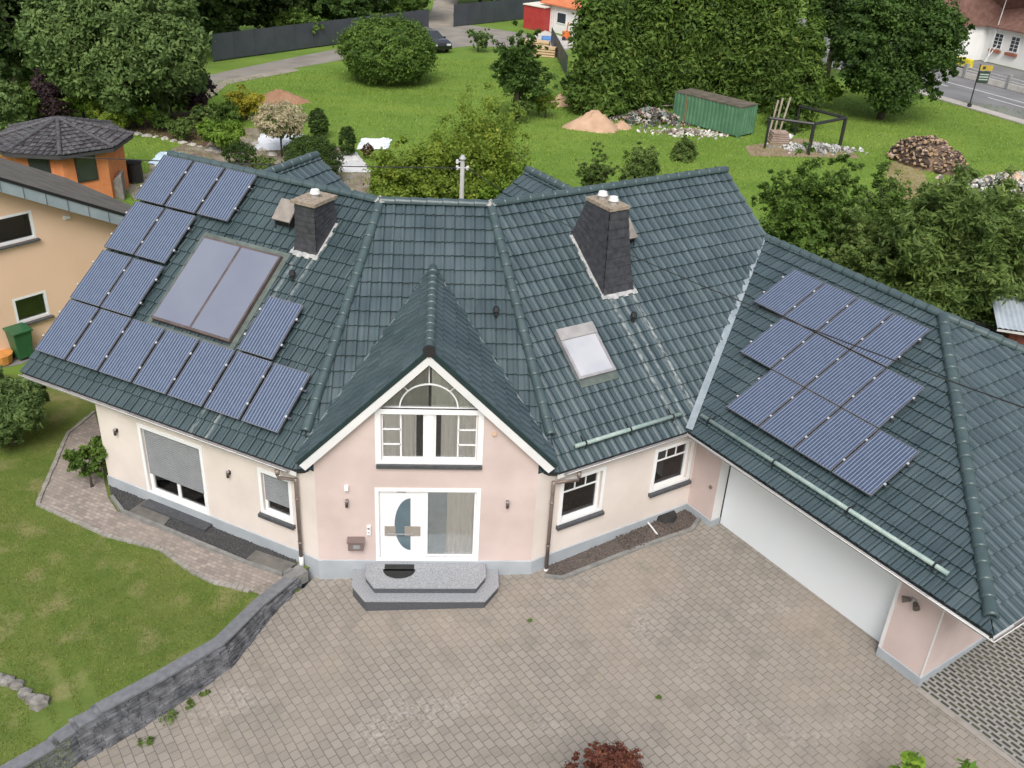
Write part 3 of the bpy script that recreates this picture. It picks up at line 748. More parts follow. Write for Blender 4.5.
# raised roof hatches beside the chimneys
def hatch(pl, u0, u1, v0, v1):
    mb = MB(); m_h = mat('hatch_brown', (.20,.175,.155), .5, (.30,.265,.235), scale=4)
    P = lambda u, v, h: pl.at(u, v, h)
    ho = MB(); ho.prism([P(u0,v0,.26), P(u0,v1,.34), P(u0,v1,.38), P(u0,v0,.30)], pl.U*(u1-u0)); o = ho.build('roof_hatch', m_h, house)
    bx = MB(); bx.prism([P(u0+.03,v0+.02,.02), P(u0+.03,v1-.05,.02), P(u0+.03,v1-.05,.33), P(u0+.03,v0+.02,.255)], pl.U*(u1-u0-.06)); bx.build('hatch_box', m_dark, o)
    lg = MB()
    for u in (u0+.06, u1-.06): lg.tube([P(u,v0-.12,.0), P(u,v0+.05,.26)], .018, 6)
    lg.build('hatch_strut', m_blackm, o)
hatch(RL, -3.87, -3.33, 5.68, 6.27); hatch(RR, 4.45, 4.98, 5.22, 5.86)
ant = MB(); P = RR.at(3.4, 6.5, 0)

# wall fittings
def lamp(pl, u, v):
    b = MB(); b.box(pl.at(u, v, .02), (.06,.09,.04), (pl.U,pl.V,pl.N)); o = b.build('wall_lamp', m_blackm, house)
    t = MB(); P = pl.at(u, v-.04, .08); t.tube([P-Z*.06, P+Z*.08], .034, 10); t.build('lamp_shade', mat('bronze_lamp', (.10,.08,.07), .4, metal=.5), o, smooth=True)
    t = MB(); t.tube([P+Z*.08, P+Z*.095], .040, 10); t.build('lamp_top', m_alu, o)
lamp(WL, *WL.uv(117.3,430)); lamp(WL, *WL.uv(230,472)); lamp(WC, *WC.uv(347,501)); lamp(WC, *WC.uv(507.5,502))
fl2 = MB(); u, v = WC.uv(346.5,487); fl2.box(WC.at(u, v, .04), (.09,.12,.08), (X,Z,-Y)); fl2.build('motion_sensor', m_white, house, bevel=.01)
u, v = WC.uv(494.5,433.5); fl2 = MB(); fl2.box(WC.at(u, v, .03), (.09,.06,.06), (X,Z,-Y)); fl2.build('siren_box', mat('tan_plastic', (.55,.38,.25), .5), house, bevel=.008)
u, v = WC.uv(368.8,529.5); db = MB(); db.box(WC.at(u, v, .025), (.09,.26,.05), (X,Z,-Y)); dbo = db.build('door_bell', m_white, house, bevel=.008)
db = MB(); db.box(WC.at(u, v+.06, .052), (.05,.05,.006), (X,Z,-Y)); db.box(WC.at(u, v-.05, .052), (.04,.03,.006), (X,Z,-Y)); db.build('bell_button', m_alu, dbo)
u, v = WC.uv(356.3,542); mbx = MB(); mbx.box(WC.at(u, v+.0, .08), (.34,.26,.16), (X,Z,-Y)); mo = mbx.build('mailbox', mat('mailbox_brown', (.22,.17,.16), .4, metal=.3, var=.08), house, bevel=.012)
mf = MB(); mf.prism([WC.at(u-.19,v+.13,-.0), WC.at(u-.19,v+.155,.0), WC.at(u-.19,v+.14,.20), WC.at(u-.19,v+.11,.20)], X*.38); mf.build('mailbox_lid', mat('mailbox_brown', (.2,.2,.2)), mo)
mf = MB(); mf.box(WC.at(u+.02,v-.01,.164), (.15,.10,.01), (X,Z,-Y)); mf.build('name_plate', mat('plate_grey', (.25,.27,.28), .3), mo)
# floodlights on the garage
u, v = WG.uv(914.5,600); fo = MB(); fo.box(WG.at(u, v, .03), (.10,.10,.06), (WG.U,Z,WG.N)); foo = fo.build('floodlight', m_alu, house)
for du_ in (-.12, .12):
    h_ = MB(); P = WG.at(u+du_*.5, v, .06); h_.tube([P, P+WG.U*du_*.9+WG.N*.10-Z*.03], .045, 10, r2=.075); h_.build('floodlight_head', mat('lamp_grey', (.08,.07,.06), .4), foo)
u, v = WG.uv(711,487); vp = MB(); vp.tube([WG.at(u,v,0), WG.at(u,v,.03)], .05, 10); vp.build('wall_socket', m_copper, house)
# door mats
dm = MB(); K = 16
mt_ = thing('doormat', (-.72,-.42,.302), 'black half-round doormat on the granite entrance step', 'doormat')
dm.prism([A(-.64+.36*math.cos(t), -.26+.30*math.sin(t), .303) for t in [pi+pi*k/K for k in range(K+1)]], Z*.012)
dm.build('half_round_mat', mat('coir_black', (.012,.013,.013), .95, (.025,.026,.026), scale=60, bump=.5), mt_)
dm = MB(); dm.box((-.64,-.20,.309), (.66,.22,.012)); dm.build('rectangular_mat', mat('rubber_black', (.02,.02,.02), .8), mt_)

# ================================================================== ground
def slab_z(x, y): return -.09+.032*x+.0245*y-.03*max(0, -x-2.2)
def G0(px, py, z=0.): return gz(px, py, z)
def onslab(px, py):
    P = gz(px, py, 0)
    for _ in range(6): P = gz(px, py, slab_z(P[0], P[1]))
    return P
def paver_mat(name, c1, c2, mortar, w, h, ang, msize, dirt, offs=.5, hump=.35):
    m = bpy.data.materials.new(name); m.use_nodes = True; nt = m.node_tree; N = nt.nodes; L = nt.links; b = N['Principled BSDF']
    tc = N.new('ShaderNodeTexCoord'); mp = N.new('ShaderNodeMapping'); mp.inputs['Rotation'].default_value = (0,0,-ang); L.new(tc.outputs['Object'], mp.inputs['Vector'])
    wv = N.new('ShaderNodeTexNoise'); wv.inputs['Scale'].default_value = .9; L.new(mp.outputs[0], wv.inputs['Vector'])
    ad = N.new('ShaderNodeVectorMath'); ad.operation = 'MULTIPLY_ADD'; L.new(wv.outputs['Color'], ad.inputs[0]); ad.inputs[1].default_value = (.07,.07,0); L.new(mp.outputs[0], ad.inputs[2])
    br = N.new('ShaderNodeTexBrick'); br.inputs['Scale'].default_value = 1; br.inputs['Brick Width'].default_value = w; br.inputs['Row Height'].default_value = h
    br.inputs['Mortar Size'].default_value = msize; br.inputs['Mortar Smooth'].default_value = .6; br.offset = offs
    br.inputs['Color1'].default_value = (*c1,1); br.inputs['Color2'].default_value = (*c2,1); br.inputs['Mortar'].default_value = (*mortar,1)
    L.new(ad.outputs[0], br.inputs['Vector'])
    o = br.outputs['Color']; P = tc.outputs['Object']
    # real stains, moss and whitish wear
    n1 = noise(N, L, P, .33, 4, .45, .68); o = mixn(N, L, math_(N, L, 'MULTIPLY', n1, .55), o, dirt)
    n2 = noise(N, L, P, 1.7, 6, .52, .75); o = mixn(N, L, math_(N, L, 'MULTIPLY', n2, .5), o, (.13,.12,.10))
    mp2 = N.new('ShaderNodeMapping'); mp2.inputs['Location'].default_value = (7,3,0); L.new(P, mp2.inputs[0])
    n3 = noise(N, L, mp2.outputs[0], .45, 5, .55, .72); n4 = noise(N, L, P, 14, 4, .48, .60)
    o = mixn(N, L, math_(N, L, 'MULTIPLY', math_(N, L, 'MULTIPLY', n3, n4), .38), o, (.55,.52,.50))
    n5 = noise(N, L, mp2.outputs[0], 5, 3, .64, .72); o = mixn(N, L, math_(N, L, 'MULTIPLY', n5, .25), o, (.16,.19,.06))
    n6 = noise(N, L, P, 60, 3, .3, .7); o = mixn(N, L, math_(N, L, 'MULTIPLY', n6, .25), o, (.42,.37,.32))
    L.new(o, b.inputs['Base Color']); b.inputs['Roughness'].default_value = .9
    bp = N.new('ShaderNodeBump'); bp.inputs['Strength'].default_value = hump; bp.inputs['Distance'].default_value = .02; bp.invert = True
    L.new(br.outputs['Fac'], bp.inputs['Height']); L.new(bp.outputs['Normal'], b.inputs['Normal'])
    return m
PANG = rad(-58.2)
m_pave = paver_mat('driveway_pavers', (.262,.236,.205), (.212,.192,.168), (.085,.074,.062), .212, .182, PANG, .0105, (.30,.245,.195))
m_path = paver_mat('path_pavers', (.36,.30,.265), (.20,.17,.155), (.13,.12,.11), .14, .105, tl*0-rad(30), .008, (.27,.22,.18))

def grid_mat_grassstone():
    m = bpy.data.materials.new('grass_stone_lattice'); m.use_nodes = True; nt = m.node_tree; N = nt.nodes; L = nt.links; b = N['Principled BSDF']
    tc = N.new('ShaderNodeTexCoord'); mp = N.new('ShaderNodeMapping'); mp.inputs['Rotation'].default_value = (0,0,-PANG); L.new(tc.outputs['Object'], mp.inputs['Vector'])
    br = N.new('ShaderNodeTexBrick'); br.inputs['Scale'].default_value = 1; br.inputs['Brick Width'].default_value = .225; br.inputs['Row Height'].default_value = .115
    br.inputs['Mortar Size'].default_value = .030; br.inputs['Mortar Smooth'].default_value = .25; br.offset = .5
    br.inputs['Color1'].default_value = (.045,.045,.035,1); br.inputs['Color2'].default_value = (.07,.075,.045,1); br.inputs['Mortar'].default_value = (.27,.26,.25,1)
    L.new(mp.outputs[0], br.inputs['Vector']); o = br.outputs['Color']
    n = noise(N, L, tc.outputs['Object'], .6, 5, .5, .75); o = mixn(N, L, math_(N, L, 'MULTIPLY', n, .4), o, (.13,.115,.09))
    L.new(o, b.inputs['Base Color']); b.inputs['Roughness'].default_value = .95
    bp = N.new('ShaderNodeBump'); bp.inputs['Strength'].default_value = .8; bp.inputs['Distance'].default_value = .04
    L.new(br.outputs['Fac'], bp.inputs['Height']); L.new(bp.outputs['Normal'], b.inputs['Normal']); return m
m_gstone = grid_mat_grassstone()

def grass_extra(N, L, tc, out, b):
    P = tc.outputs['Object']
    n1 = noise(N, L, P, .42, 5, .50, .70); o = mixn(N, L, math_(N, L, 'MULTIPLY', n1, .7), out, (.20,.20,.065))
    n2 = noise(N, L, P, 1.1, 6, .53, .70); o = mixn(N, L, math_(N, L, 'MULTIPLY', n2, .6), o, (.34,.27,.15))
    n3 = noise(N, L, P, 24, 3, .3, .7); o = mixn(N, L, math_(N, L, 'MULTIPLY', n3, .5), o, (.08,.11,.026))
    return o
m_grass = mat('mown_grass', (.095,.145,.028), .95, (.140,.185,.042), scale=2.2, detail=8, bump=.6, bscale=45, extra=grass_extra, spec=.2)
def rear_extra(N, L, tc, out, b):
    P = tc.outputs['Object']
    mp = N.new('ShaderNodeMapping'); mp.inputs['Scale'].default_value = (.25,1,1); L.new(P, mp.inputs[0])
    n1 = noise(N, L, mp.outputs[0], .35, 5, .45, .7); o = mixn(N, L, math_(N, L, 'MULTIPLY', n1, .6), out, (.20,.27,.05))
    n2 = noise(N, L, P, .9, 6, .60, .75); o = mixn(N, L, math_(N, L, 'MULTIPLY', n2, .5), o, (.24,.23,.10))
    n3 = noise(N, L, P, 9, 4, .3, .7); o = mixn(N, L, math_(N, L, 'MULTIPLY', n3, .35), o, (.09,.15,.022))
    return o
m_rear = mat('rear_meadow', (.105,.185,.028), .95, (.150,.245,.042), scale=.3, detail=8, bump=.5, bscale=12, extra=rear_extra, spec=.2)

def struct(o): o['kind'] = 'structure'; return o
# wide ground with a cut-out for the sloping forecourt
HX0, HX1, HY0, HY1 = -12.5, 24., -22., 3.4
V, Fc = cdt([(-400,-300),(400,-300),(400,600),(-400,600)], [[(HX0,HY0),(HX1,HY0),(HX1,HY1),(HX0,HY1)]])
g = MB(); g.add([A(q[0],q[1],-.0) for q in V], Fc); struct(g.build('ground', m_rear))
# retaining wall line (driveway side of the cap)
capz = [(293,575,.08),(259,602,.16),(219,641,.28),(160,675,.30),(98,708,.30),(96,712,.20),(76,722,.20),(74,726,.10),(56,738,.10),(54,742,.0),(0,773,.0),(-60,810,-.1)]
CW = [gz(a, b, c) for a, b, c in capz]                  # centre line of the cap
# driveway sheet
dl = [(-2.55,.12),(-2.8,-.35)]+[(q[0]+.05,q[1]-.05) for q in CW]+[(CW[-1][0]-2,HY0),(HX1,HY0),(HX1,HY1),(6.9,HY1),(6.6,2.5),(2.75,.15)]
V, Fc = cdt(dl, [], [(x,y) for x in range(-8,24,3) for y in range(-20,-2,3)])
g = MB(); g.add([A(q[0],q[1],slab_z(*q)) for q in V], Fc); struct(g.build('driveway', m_pave))
# grass pavers beside the garage
gp0 = ge+A(0,0,0); b1 = gp0+dG*.0; q0 = A(9.93,-3.68,0); q1 = A(11.06,-5.6,0)
dd = nrm(A(1.13,-1.9,0)); poly = [q0, q0+dd*14, q0+dd*14+A(14,0,0), A(24,-3,0), A(24,3.4,0), ge-nG*7+dG*.0]
poly = [q0, q0+dd*16, A(24,q0[1]+dd[1]*16,0), A(24,3.4,0), A(13.9,3.0,0)]
g = MB(); g.quad(*[A(q[0],q[1],slab_z(q[0],q[1])+.006) for q in poly]); struct(g.build('grass_pavers', m_gstone))
g = MB(); kb = [q0-A(.03,0,0)+dd*t for t in (0,16)]; sd = A(dd[1],-dd[0],0)
g.prism([A(q[0],q[1],slab_z(q[0],q[1])+.010) for q in (kb[0]-sd*.06, kb[1]-sd*.06, kb[1]+sd*.06, kb[0]+sd*.06)], Z*.012); struct(g.build('kerb', mat('kerb_concrete', (.24,.22,.19), .9, (.33,.30,.27), scale=4)))
# front lawn: height field that follows the wall cap
def lawn_z(x, y):
    best = 1e9; z = 0
    for i in range(len(CW)-1):
        a, b = CW[i], CW[i+1]; d = (b-a)[:2]; t = max(0, min(1, ((A(x,y)-a[:2])@d)/(d@d+1e-9))); q = a+(b-a)*t
        D = math.hypot(x-q[0], y-q[1])
        if D < best: best = D; z = q[2]
    return .0*best+(z-.05)*math.exp(-(best/2.4)**2)
lawn = [(-60,-60),(CW[-1][0]-3,-60)]+[(q[0]-.02,q[1]+.02) for q in CW[::-1]]+[(-2.6,.2),(-2.6,3.38),(HX0-.01,3.4),(HX0,HY0),(-60,HY0)]
lawn = [(HX0,HY0),(CW[-1][0]-1.9,HY0)]+[(q[0]-.02,q[1]+.02) for q in CW[::-1]]+[(-2.6,.2),(-2.6,3.4),(HX0,3.4)]
pts = [(x*.5+.13*math.sin(y*3.), y*.5) for x in range(-24,-5) for y in range(-30,7) if inside((x*.5+.13*math.sin(y*3.), y*.5), lawn)]
V, Fc = cdt(lawn, [], pts)
g = MB(); g.add([A(q[0],q[1],lawn_z(*q)-(.0)) for q in V], Fc); lawn_o = struct(g.build('front_lawn', m_grass, smooth=True))
# the piece of lawn beside the left end of the house
g = MB(); g.quad(A(HX0-20,3.38,.004), A(-2.6,3.38,.004), A(-4.,9,.004), A(HX0-20,9,.004)); struct(g.build('side_lawn', m_grass))

# path and its edging
outer = [(94.5,412),(67.5,434),(37.5,504),(70,519),(107.5,536),(160,549),(192,573),(214,585),(250,594),(262,598)]
inner = [(286,577),(278,573),(246,561),(200,547),(162,527),(117,511),(108,497),(104,480),(100,430)]
Po = [gz(*q, .02) for q in outer]; Pi_ = [gz(*q, .02) for q in inner]
for q in Po+Pi_: q[2] = max(.02, lawn_z(q[0], q[1])+.012) if q[0] < -3.4 else .02
V, Fc = cdt([tuple(q[:2]) for q in Po+Pi_]); 
g = MB(); g.add([A(q[0],q[1],max(.016, lawn_z(*q)+.012)) for q in V], Fc); struct(g.build('path', m_path))
eg = MB()
m_edge = mat('path_edging', (.22,.205,.18), .9, (.34,.32,.29), scale=3)
def stones_along(mb, P, ln=.14, wd=.10, ht=.07, gap=.012, j=.25):
    for a, b in zip(P[:-1], P[1:]):
        D = np.linalg.norm(b-a); n = max(1, int(D/ln)); d = (b-a)/D; s_ = nrm(np.cross(Z, d))
        for i in range(n):
            c = a+d*(D*(i+.5)/n)+s_*random.uniform(-.01,.01); sc = random.uniform(1-j,1+j*.4)
            mb.box(c, (D/n-gap, wd*sc, ht*random.uniform(.8,1.1)), (nrm(d+s_*random.uniform(-.1,.1)), s_, Z))
stones_along(eg, Po[:-1]); struct(eg.build('path_edging', m_edge))
# basalt gravel beds with kerb along the plinth
m_gravel = mat('basalt_gravel', (.035,.035,.037), .9, (.09,.09,.09), scale=30, bump=.8, bscale=60)
m_gravel2 = mat('mixed_gravel', (.05,.043,.038), .9, (.15,.12,.105), scale=22, bump=.8, bscale=60)
def bed(name, wallpts, outpts, m, m_stone, n, label):
    poly = [tuple(q[:2]) for q in wallpts+outpts[::-1]]; zz = {tuple(np.round(q[:2],4)): q[2] for q in wallpts+outpts}
    zf = lambda x, y: np.mean([q[2] for q in sorted(wallpts+outpts, key=lambda q: (q[0]-x)**2+(q[1]-y)**2)[:2]])
    V, Fc = cdt(poly); g = MB(); g.add([A(q[0],q[1],zf(*q)) for q in V], Fc); struct(g.build(name, m))
    st = MB(); xs = [q[0] for q in poly]; ys = [q[1] for q in poly]; k = 0
    while k < n:
        x = random.uniform(min(xs), max(xs)); y = random.uniform(min(ys), max(ys))
        if not inside((x,y), poly): continue
        k += 1; r = random.uniform(.018,.038); c = A(x,y,zf(x,y)+r*.3)
        ps = [c+A(r*random.uniform(.7,1.2)*sx,0,0) for sx in (-1,1)]+[c+A(0,r*random.uniform(.7,1.2)*sx,0) for sx in (-1,1)]+[c+Z*r*.8]
        st.add(ps, [(0,2,4),(2,1,4),(1,3,4),(3,0,4)])
    o = st.build(name+'_stones', m_stone); tag(o, label, 'gravel', None, 'stuff')
kw = [OL+dL*LW, OL+dL*.25]
wl = [q+nL*.03+Z*.06 for q in kw]; ol = [gz(112,497,.06), gz(123,512,.06), gz(165,529,.06), gz(246,563,.06), gz(283,575,.06), gz(292,570,.06)]
bed('gravel_bed', wl, ol, m_gravel, m_gravel, 2600, 'dark basalt gravel along the left wing of the house')
kb = MB(); 
for a, b in zip(ol[:-1], ol[1:]):
    d = nrm(b-a); s_ = A(-d[1],d[0],0); kb.prism([a-s_*.04-Z*.1, b-s_*.04-Z*.1, b+s_*.04-Z*.1, a+s_*.04-Z*.1], Z*.16)
struct(kb.build('bed_kerb', mat('kerb_grey', (.16,.16,.155), .9, (.24,.235,.22), scale=5)))
z_r = lambda q: slab_z(q[0], q[1])+.02
wr = [OR+dR*.1+nR*.03, OR+dR*(GL-.05)+nR*.03]; orr = [onslab(545,577), onslab(562,579), onslab(640,548), onslab(692,530), onslab(699,520)]
for q in wr+orr: q[2] = z_r(q)
bed('gravel_bed', wr, orr, m_gravel2, m_gravel2, 1500, 'brown gravel strip under the two right wing windows')
kb = MB()
for a, b in zip(orr[:-1], orr[1:]):
    d = nrm(b-a); s_ = A(-d[1],d[0],0); kb.prism([a-s_*.05-Z*.1, b-s_*.05-Z*.1, b+s_*.05-Z*.1, a+s_*.05-Z*.1], Z*.14)
struct(kb.build('bed_kerb', MATS['kerb_grey']))
# stone slabs at the terrace door
sb = MB(); q = [gz(a,b,.10) for a, b in [(129,511),(148,498),(175,512),(163,526)]]; sb.prism(q, -Z*.08); tag(sb.build('stone_slab', mat('terrace_slab', (.10,.095,.085), .7, (.16,.15,.135), scale=4, detail=8)), 'grey stone slab bedded in gravel before the shuttered terrace door', 'stone slab')
sb = MB(); q = [gz(a,b,.10) for a, b in [(246,559),(256,550),(298,564),(284,574)]]; sb.prism(q, -Z*.08); tag(sb.build('stone_slab', MATS['terrace_slab']), 'grey stone slab beneath the small shuttered window by the downpipe', 'stone slab')
sb = MB(); wbox(sb, WL, -4.70, -2.70, .06, .15, .03, .30); sb.build('door_step', m_slate, house)

sb = MB(); q = [gz(a,b,.10) for a, b in [(282,573),(298,563),(308,571),(290,580)]]; sb.prism(q, -Z*.30); struct(sb.build('kerb_corner', MATS['kerb_grey']))
# retaining wall with cap slabs
rw = thing('retaining_wall', (CW[2][0],CW[2][1],-.5), 'stacked dark slate retaining wall with grey cap slabs stepping down beside the lawn', 'wall')
cpb = MB(); bl_ = MB()
for run in ((0,1,2,3,4),(5,6),(7,8),(9,10,11)):
    pts_ = [CW[i].copy() for i in run]; lo_ = off_line(pts_, .14); ro_ = off_line(pts_, -.14)
    if run[0]: 
        d = nrm(pts_[1]-pts_[0]); lo_[0] = lo_[0]-d*.03; ro_[0] = ro_[0]-d*.03
    for i in range(len(run)-1):
        n = max(1, int(np.linalg.norm(pts_[i+1]-pts_[i])/1.0))
        for k in range(n):
            f0, f1 = k/n+(.004 if k else 0), (k+1)/n-(.004 if k < n-1 else 0); L2 = lambda P, f: P[i]+(P[i+1]-P[i])*f
            cpb.prism([L2(lo_,f0)-Z*.05, L2(lo_,f1)-Z*.05, L2(ro_,f1)-Z*.05, L2(ro_,f0)-Z*.05], Z*.05)
for a, b in [(0,1),(1,2),(2,3),(3,4),(5,6),(7,8),(9,10),(10,11)]:
    P, Q = CW[a].copy(), CW[b].copy(); d = nrm(Q-P); s_ = nrm(A(-d[1],d[0],0)); s_ = s_ if s_[0]*1-s_[1] > 0 else -s_; P = P-d*.06; Q = Q+d*.06; D = np.linalg.norm(Q-P)
    # coursed stones on the driveway face, slightly battered
    z = -1.3; 
    while z < min(P[2],Q[2])-.06:
        h = random.uniform(.035,.07); t = 0
        while t < D:
            l = random.uniform(.12,.42); l = min(l, D-t+.02); zz = min(h, min(P[2],Q[2])-.062-z)
            if zz > .01:
                zt_ = P[2]+(Q[2]-P[2])*t/D
                bat = .10+.22*(zt_-z)+random.uniform(-.02,.025); c = P+d*(t+l/2); c[2] = z+zz/2
                bl_.box(c+s_*(bat-.15), (l-.012, .34, zz-.008), (d, s_, Z))
            t += l
        z += h
bl_.build('stone_courses', mat('slate_blocks', (.06,.064,.073), .75, (.21,.215,.235), scale=5, detail=8, bump=.5, bscale=20), rw)
cpb.build('wall_cap', mat('cap_slab_grey', (.13,.137,.15), .6, (.185,.192,.205), scale=9, detail=8), rw)
# moss and weeds along the wall foot
# curved row of small stones on the lawn
rowp = [(0,680),(8,682),(18,686),(25,694),(32,700),(40,705)]
for i, q in enumerate(rowp):
    P = gz(*q, 0); P[2] = lawn_z(P[0],P[1])
    mb = MB(); r = .15 if i < 5 else .2
    ang = random.random()*3
    ps = []
    for lv, rr in ((-.05,1.),(.10,.95),(.15,.6)):
        ps += [P+A(r*rr*math.cos(ang+t)*random.uniform(.8,1.15), r*rr*.8*math.sin(ang+t)*random.uniform(.8,1.15), lv) for t in [k*pi/3 for k in range(6)]]
    mb.add(ps, [(k,(k+1)%6,(k+1)%6+6,k+6) for k in range(6)]+[(k+6,(k+1)%6+6,(k+1)%6+12,k+12) for k in range(6)]+[(12,13,14,15,16,17)])
    o = mb.build('border_stone', mat('light_stone', (.13,.125,.115), .9, (.27,.255,.235), scale=6, bump=.5), None)
    tag(o, 'flat tan stone at the near end of the curved row on the front lawn' if i == 5 else 'rough grey stone in the curved row at the left of the front lawn', 'stone', 'stones edging the front lawn')

# grass blades on the front lawn
def blades(name, poly, n, hmin, hmax, w, zf, m, label):
    xs = [q[0] for q in poly]; ys = [q[1] for q in poly]; pts = []
    while len(pts) < n:
        P = RNG.uniform((min(xs),min(ys)), (max(xs),max(ys)), (4000,2))
        pts += [tuple(q) for q in P if inside(q, poly)]
    pts = np.array(pts[:n]); zz = np.array([zf(*q) for q in pts]); a = RNG.uniform(0, 2*pi, n); h = RNG.uniform(hmin, hmax, n)
    b = np.stack([pts[:,0], pts[:,1], zz], 1); s_ = np.stack([np.cos(a), np.sin(a), 0*a], 1)*w/2; lean = RNG.normal(0, .5, (n,2))*h[:,None]
    t = b+np.stack([lean[:,0], lean[:,1], h], 1); V = np.stack([b-s_, b+s_, t], 1).reshape(-1,3)
    o = fast_mesh(name, V, 3, m, None, RNG.random(n))
    return tag(o, label, 'grass', None, 'stuff')

# ------------------------------------------------------------------ foliage
def leaf_mat(name, c1, c2, c3=None, trans=.42, rough=.6):
    g = lambda c: tuple(min(.9, a*b) for a, b in zip(c, (1.42,1.34,1.15)))
    if max(c2) < .30: c1, c2, c3 = g(c1), g(c2), (g(c3) if c3 else None)
    if name in MATS: return MATS[name]
    m = bpy.data.materials.new(name); MATS[name] = m; m.use_nodes = True; nt = m.node_tree; N = nt.nodes; L = nt.links; b = N['Principled BSDF']
    b.inputs['Roughness'].default_value = rough; b.inputs['Specular IOR Level'].default_value = .25
    at = N.new('ShaderNodeAttribute'); at.attribute_name = 'rnd'
    cr = N.new('ShaderNodeValToRGB'); e = cr.color_ramp.elements; e[0].color = (*c1,1); e[1].color = (*c2,1); e[0].position = .15; e[1].position = .85
    if c3: x = e.new(.97); x.color = (*c3,1)
    L.new(at.outputs['Fac'], cr.inputs[0])
    tc = N.new('ShaderNodeTexCoord'); n = noise(N, L, tc.outputs['Object'], .9, 3, .35, .65)
    o = mixn(N, L, math_(N, L, 'MULTIPLY', n, .45), cr.outputs[0], tuple(x*1.45 for x in c2))
    L.new(o, b.inputs['Base Color'])
    tb = N.new('ShaderNodeBsdfTranslucent'); L.new(o, tb.inputs[0]); mx = N.new('ShaderNodeMixShader'); mx.inputs[0].default_value = trans
    L.new(b.outputs[0], mx.inputs[1]); L.new(tb.outputs[0], mx.inputs[2]); L.new(mx.outputs[0], N['Material Output'].inputs[0]); return m
LEAF = .66
def leaves(name, parent, blobs, n, size, m, aspect=1.5, clump=26, spread=.16, up=.5, shell=.35, droop=0.):
    """blobs: (centre, radii); leaf-sized quads gathered into clumps near each blob's surface"""
    size *= LEAF; n = int(n/LEAF**1.75*.85); clump = int(clump*1.5); spread *= .85
    vol = np.array([b[1][0]*b[1][1]+b[1][1]*b[1][2] for b in blobs], float); cnt = np.maximum(1, (n*vol/vol.sum()/clump).astype(int))
    C = []; O_ = []; S = []; R = []
    for (c, r), k in zip(blobs, cnt):
        c = np.array(c, float); r = np.array(r, float)
        d = RNG.normal(size=(k,3)); d /= np.linalg.norm(d, axis=1)[:,None]; d[:,2] = np.where(d[:,2] < -.8, -d[:,2]*.6, d[:,2])
        q = 1-np.abs(RNG.normal(0, shell*.6, k)); q = np.clip(q, .25, 1.0)*(1+RNG.normal(0, .06, k))
        cc = c+d*r*q[:,None]; rc = spread*r.mean()*RNG.uniform(.6, 1.5, k)
        idx = np.repeat(np.arange(k), clump); P = cc[idx]+RNG.normal(size=(k*clump,3))*rc[idx][:,None]*A(1,1,.8)
        C.append(P); O_.append(d[idx]); S.append(size*RNG.uniform(.55,1.5,k*clump)); R.append(np.clip(RNG.random(k)[idx]*.72+RNG.random(k*clump)*.28, 0, 1))
    P = np.concatenate(C); O_ = np.concatenate(O_); S = np.concatenate(S); R = np.concatenate(R); k = len(P)
    nn = O_*.7+RNG.normal(size=(k,3))*.55+A(0,0,up); nn /= np.linalg.norm(nn, axis=1)[:,None]
    t = RNG.normal(size=(k,3))+A(0,0,-droop); t -= nn*(t*nn).sum(1)[:,None]; t /= np.linalg.norm(t, axis=1)[:,None]; bt = np.cross(nn, t)
    S = S[:,None]; a = t*S*aspect/2; b = bt*S/2
    V = np.stack([P-a, P-a*.1+b, P+a, P-a*.1-b], 1).reshape(-1,3); z0 = parent.location[2]-.0
    V[:,2] = np.maximum(V[:,2], z0+.02)
    return fast_mesh(name, V, 4, m, parent, R)
m_bark = mat('bark', (.06,.048,.038), .9, (.12,.10,.08), scale=6, bump=.6)
def limbs(parent, base, blobs, h, r, n=9, name='trunk'):
    mb = MB(); base = np.array(base, float); top = base+A(random.uniform(-.1,.1)*h, random.uniform(-.1,.1)*h, h)
    mid = (base+top)/2+A(random.uniform(-.05,.05)*h, random.uniform(-.05,.05)*h, 0)
    mb.tube([base-Z*.1, mid, top], r, 8, r2=r*.35)
    for i in range(n):
        c, rr = blobs[i%len(blobs)]; t = random.uniform(.3,.95); p = base+(top-base)*t
        d = A(*RNG.normal(size=3)); d[2] = abs(d[2]); e = np.array(c)+nrm(d)*np.array(rr)*.75
        mb.tube([p, (p+e)/2+Z*.1*h*.3, e], r*.35, 5, r2=r*.08)
    return mb.build(name, m_bark, parent, smooth=True)
def mk_blobs(c, r, k, jit=.55, sub=.5):
    out = [(np.array(c), np.array(r)*.60)]
    for i in range(k):
        d = nrm(RNG.normal(size=3)); d[2] = d[2]*.9
        out.append((np.array(c)+d*np.array(r)*jit, np.array(r)*sub*random.uniform(.75,1.2)))
    return out
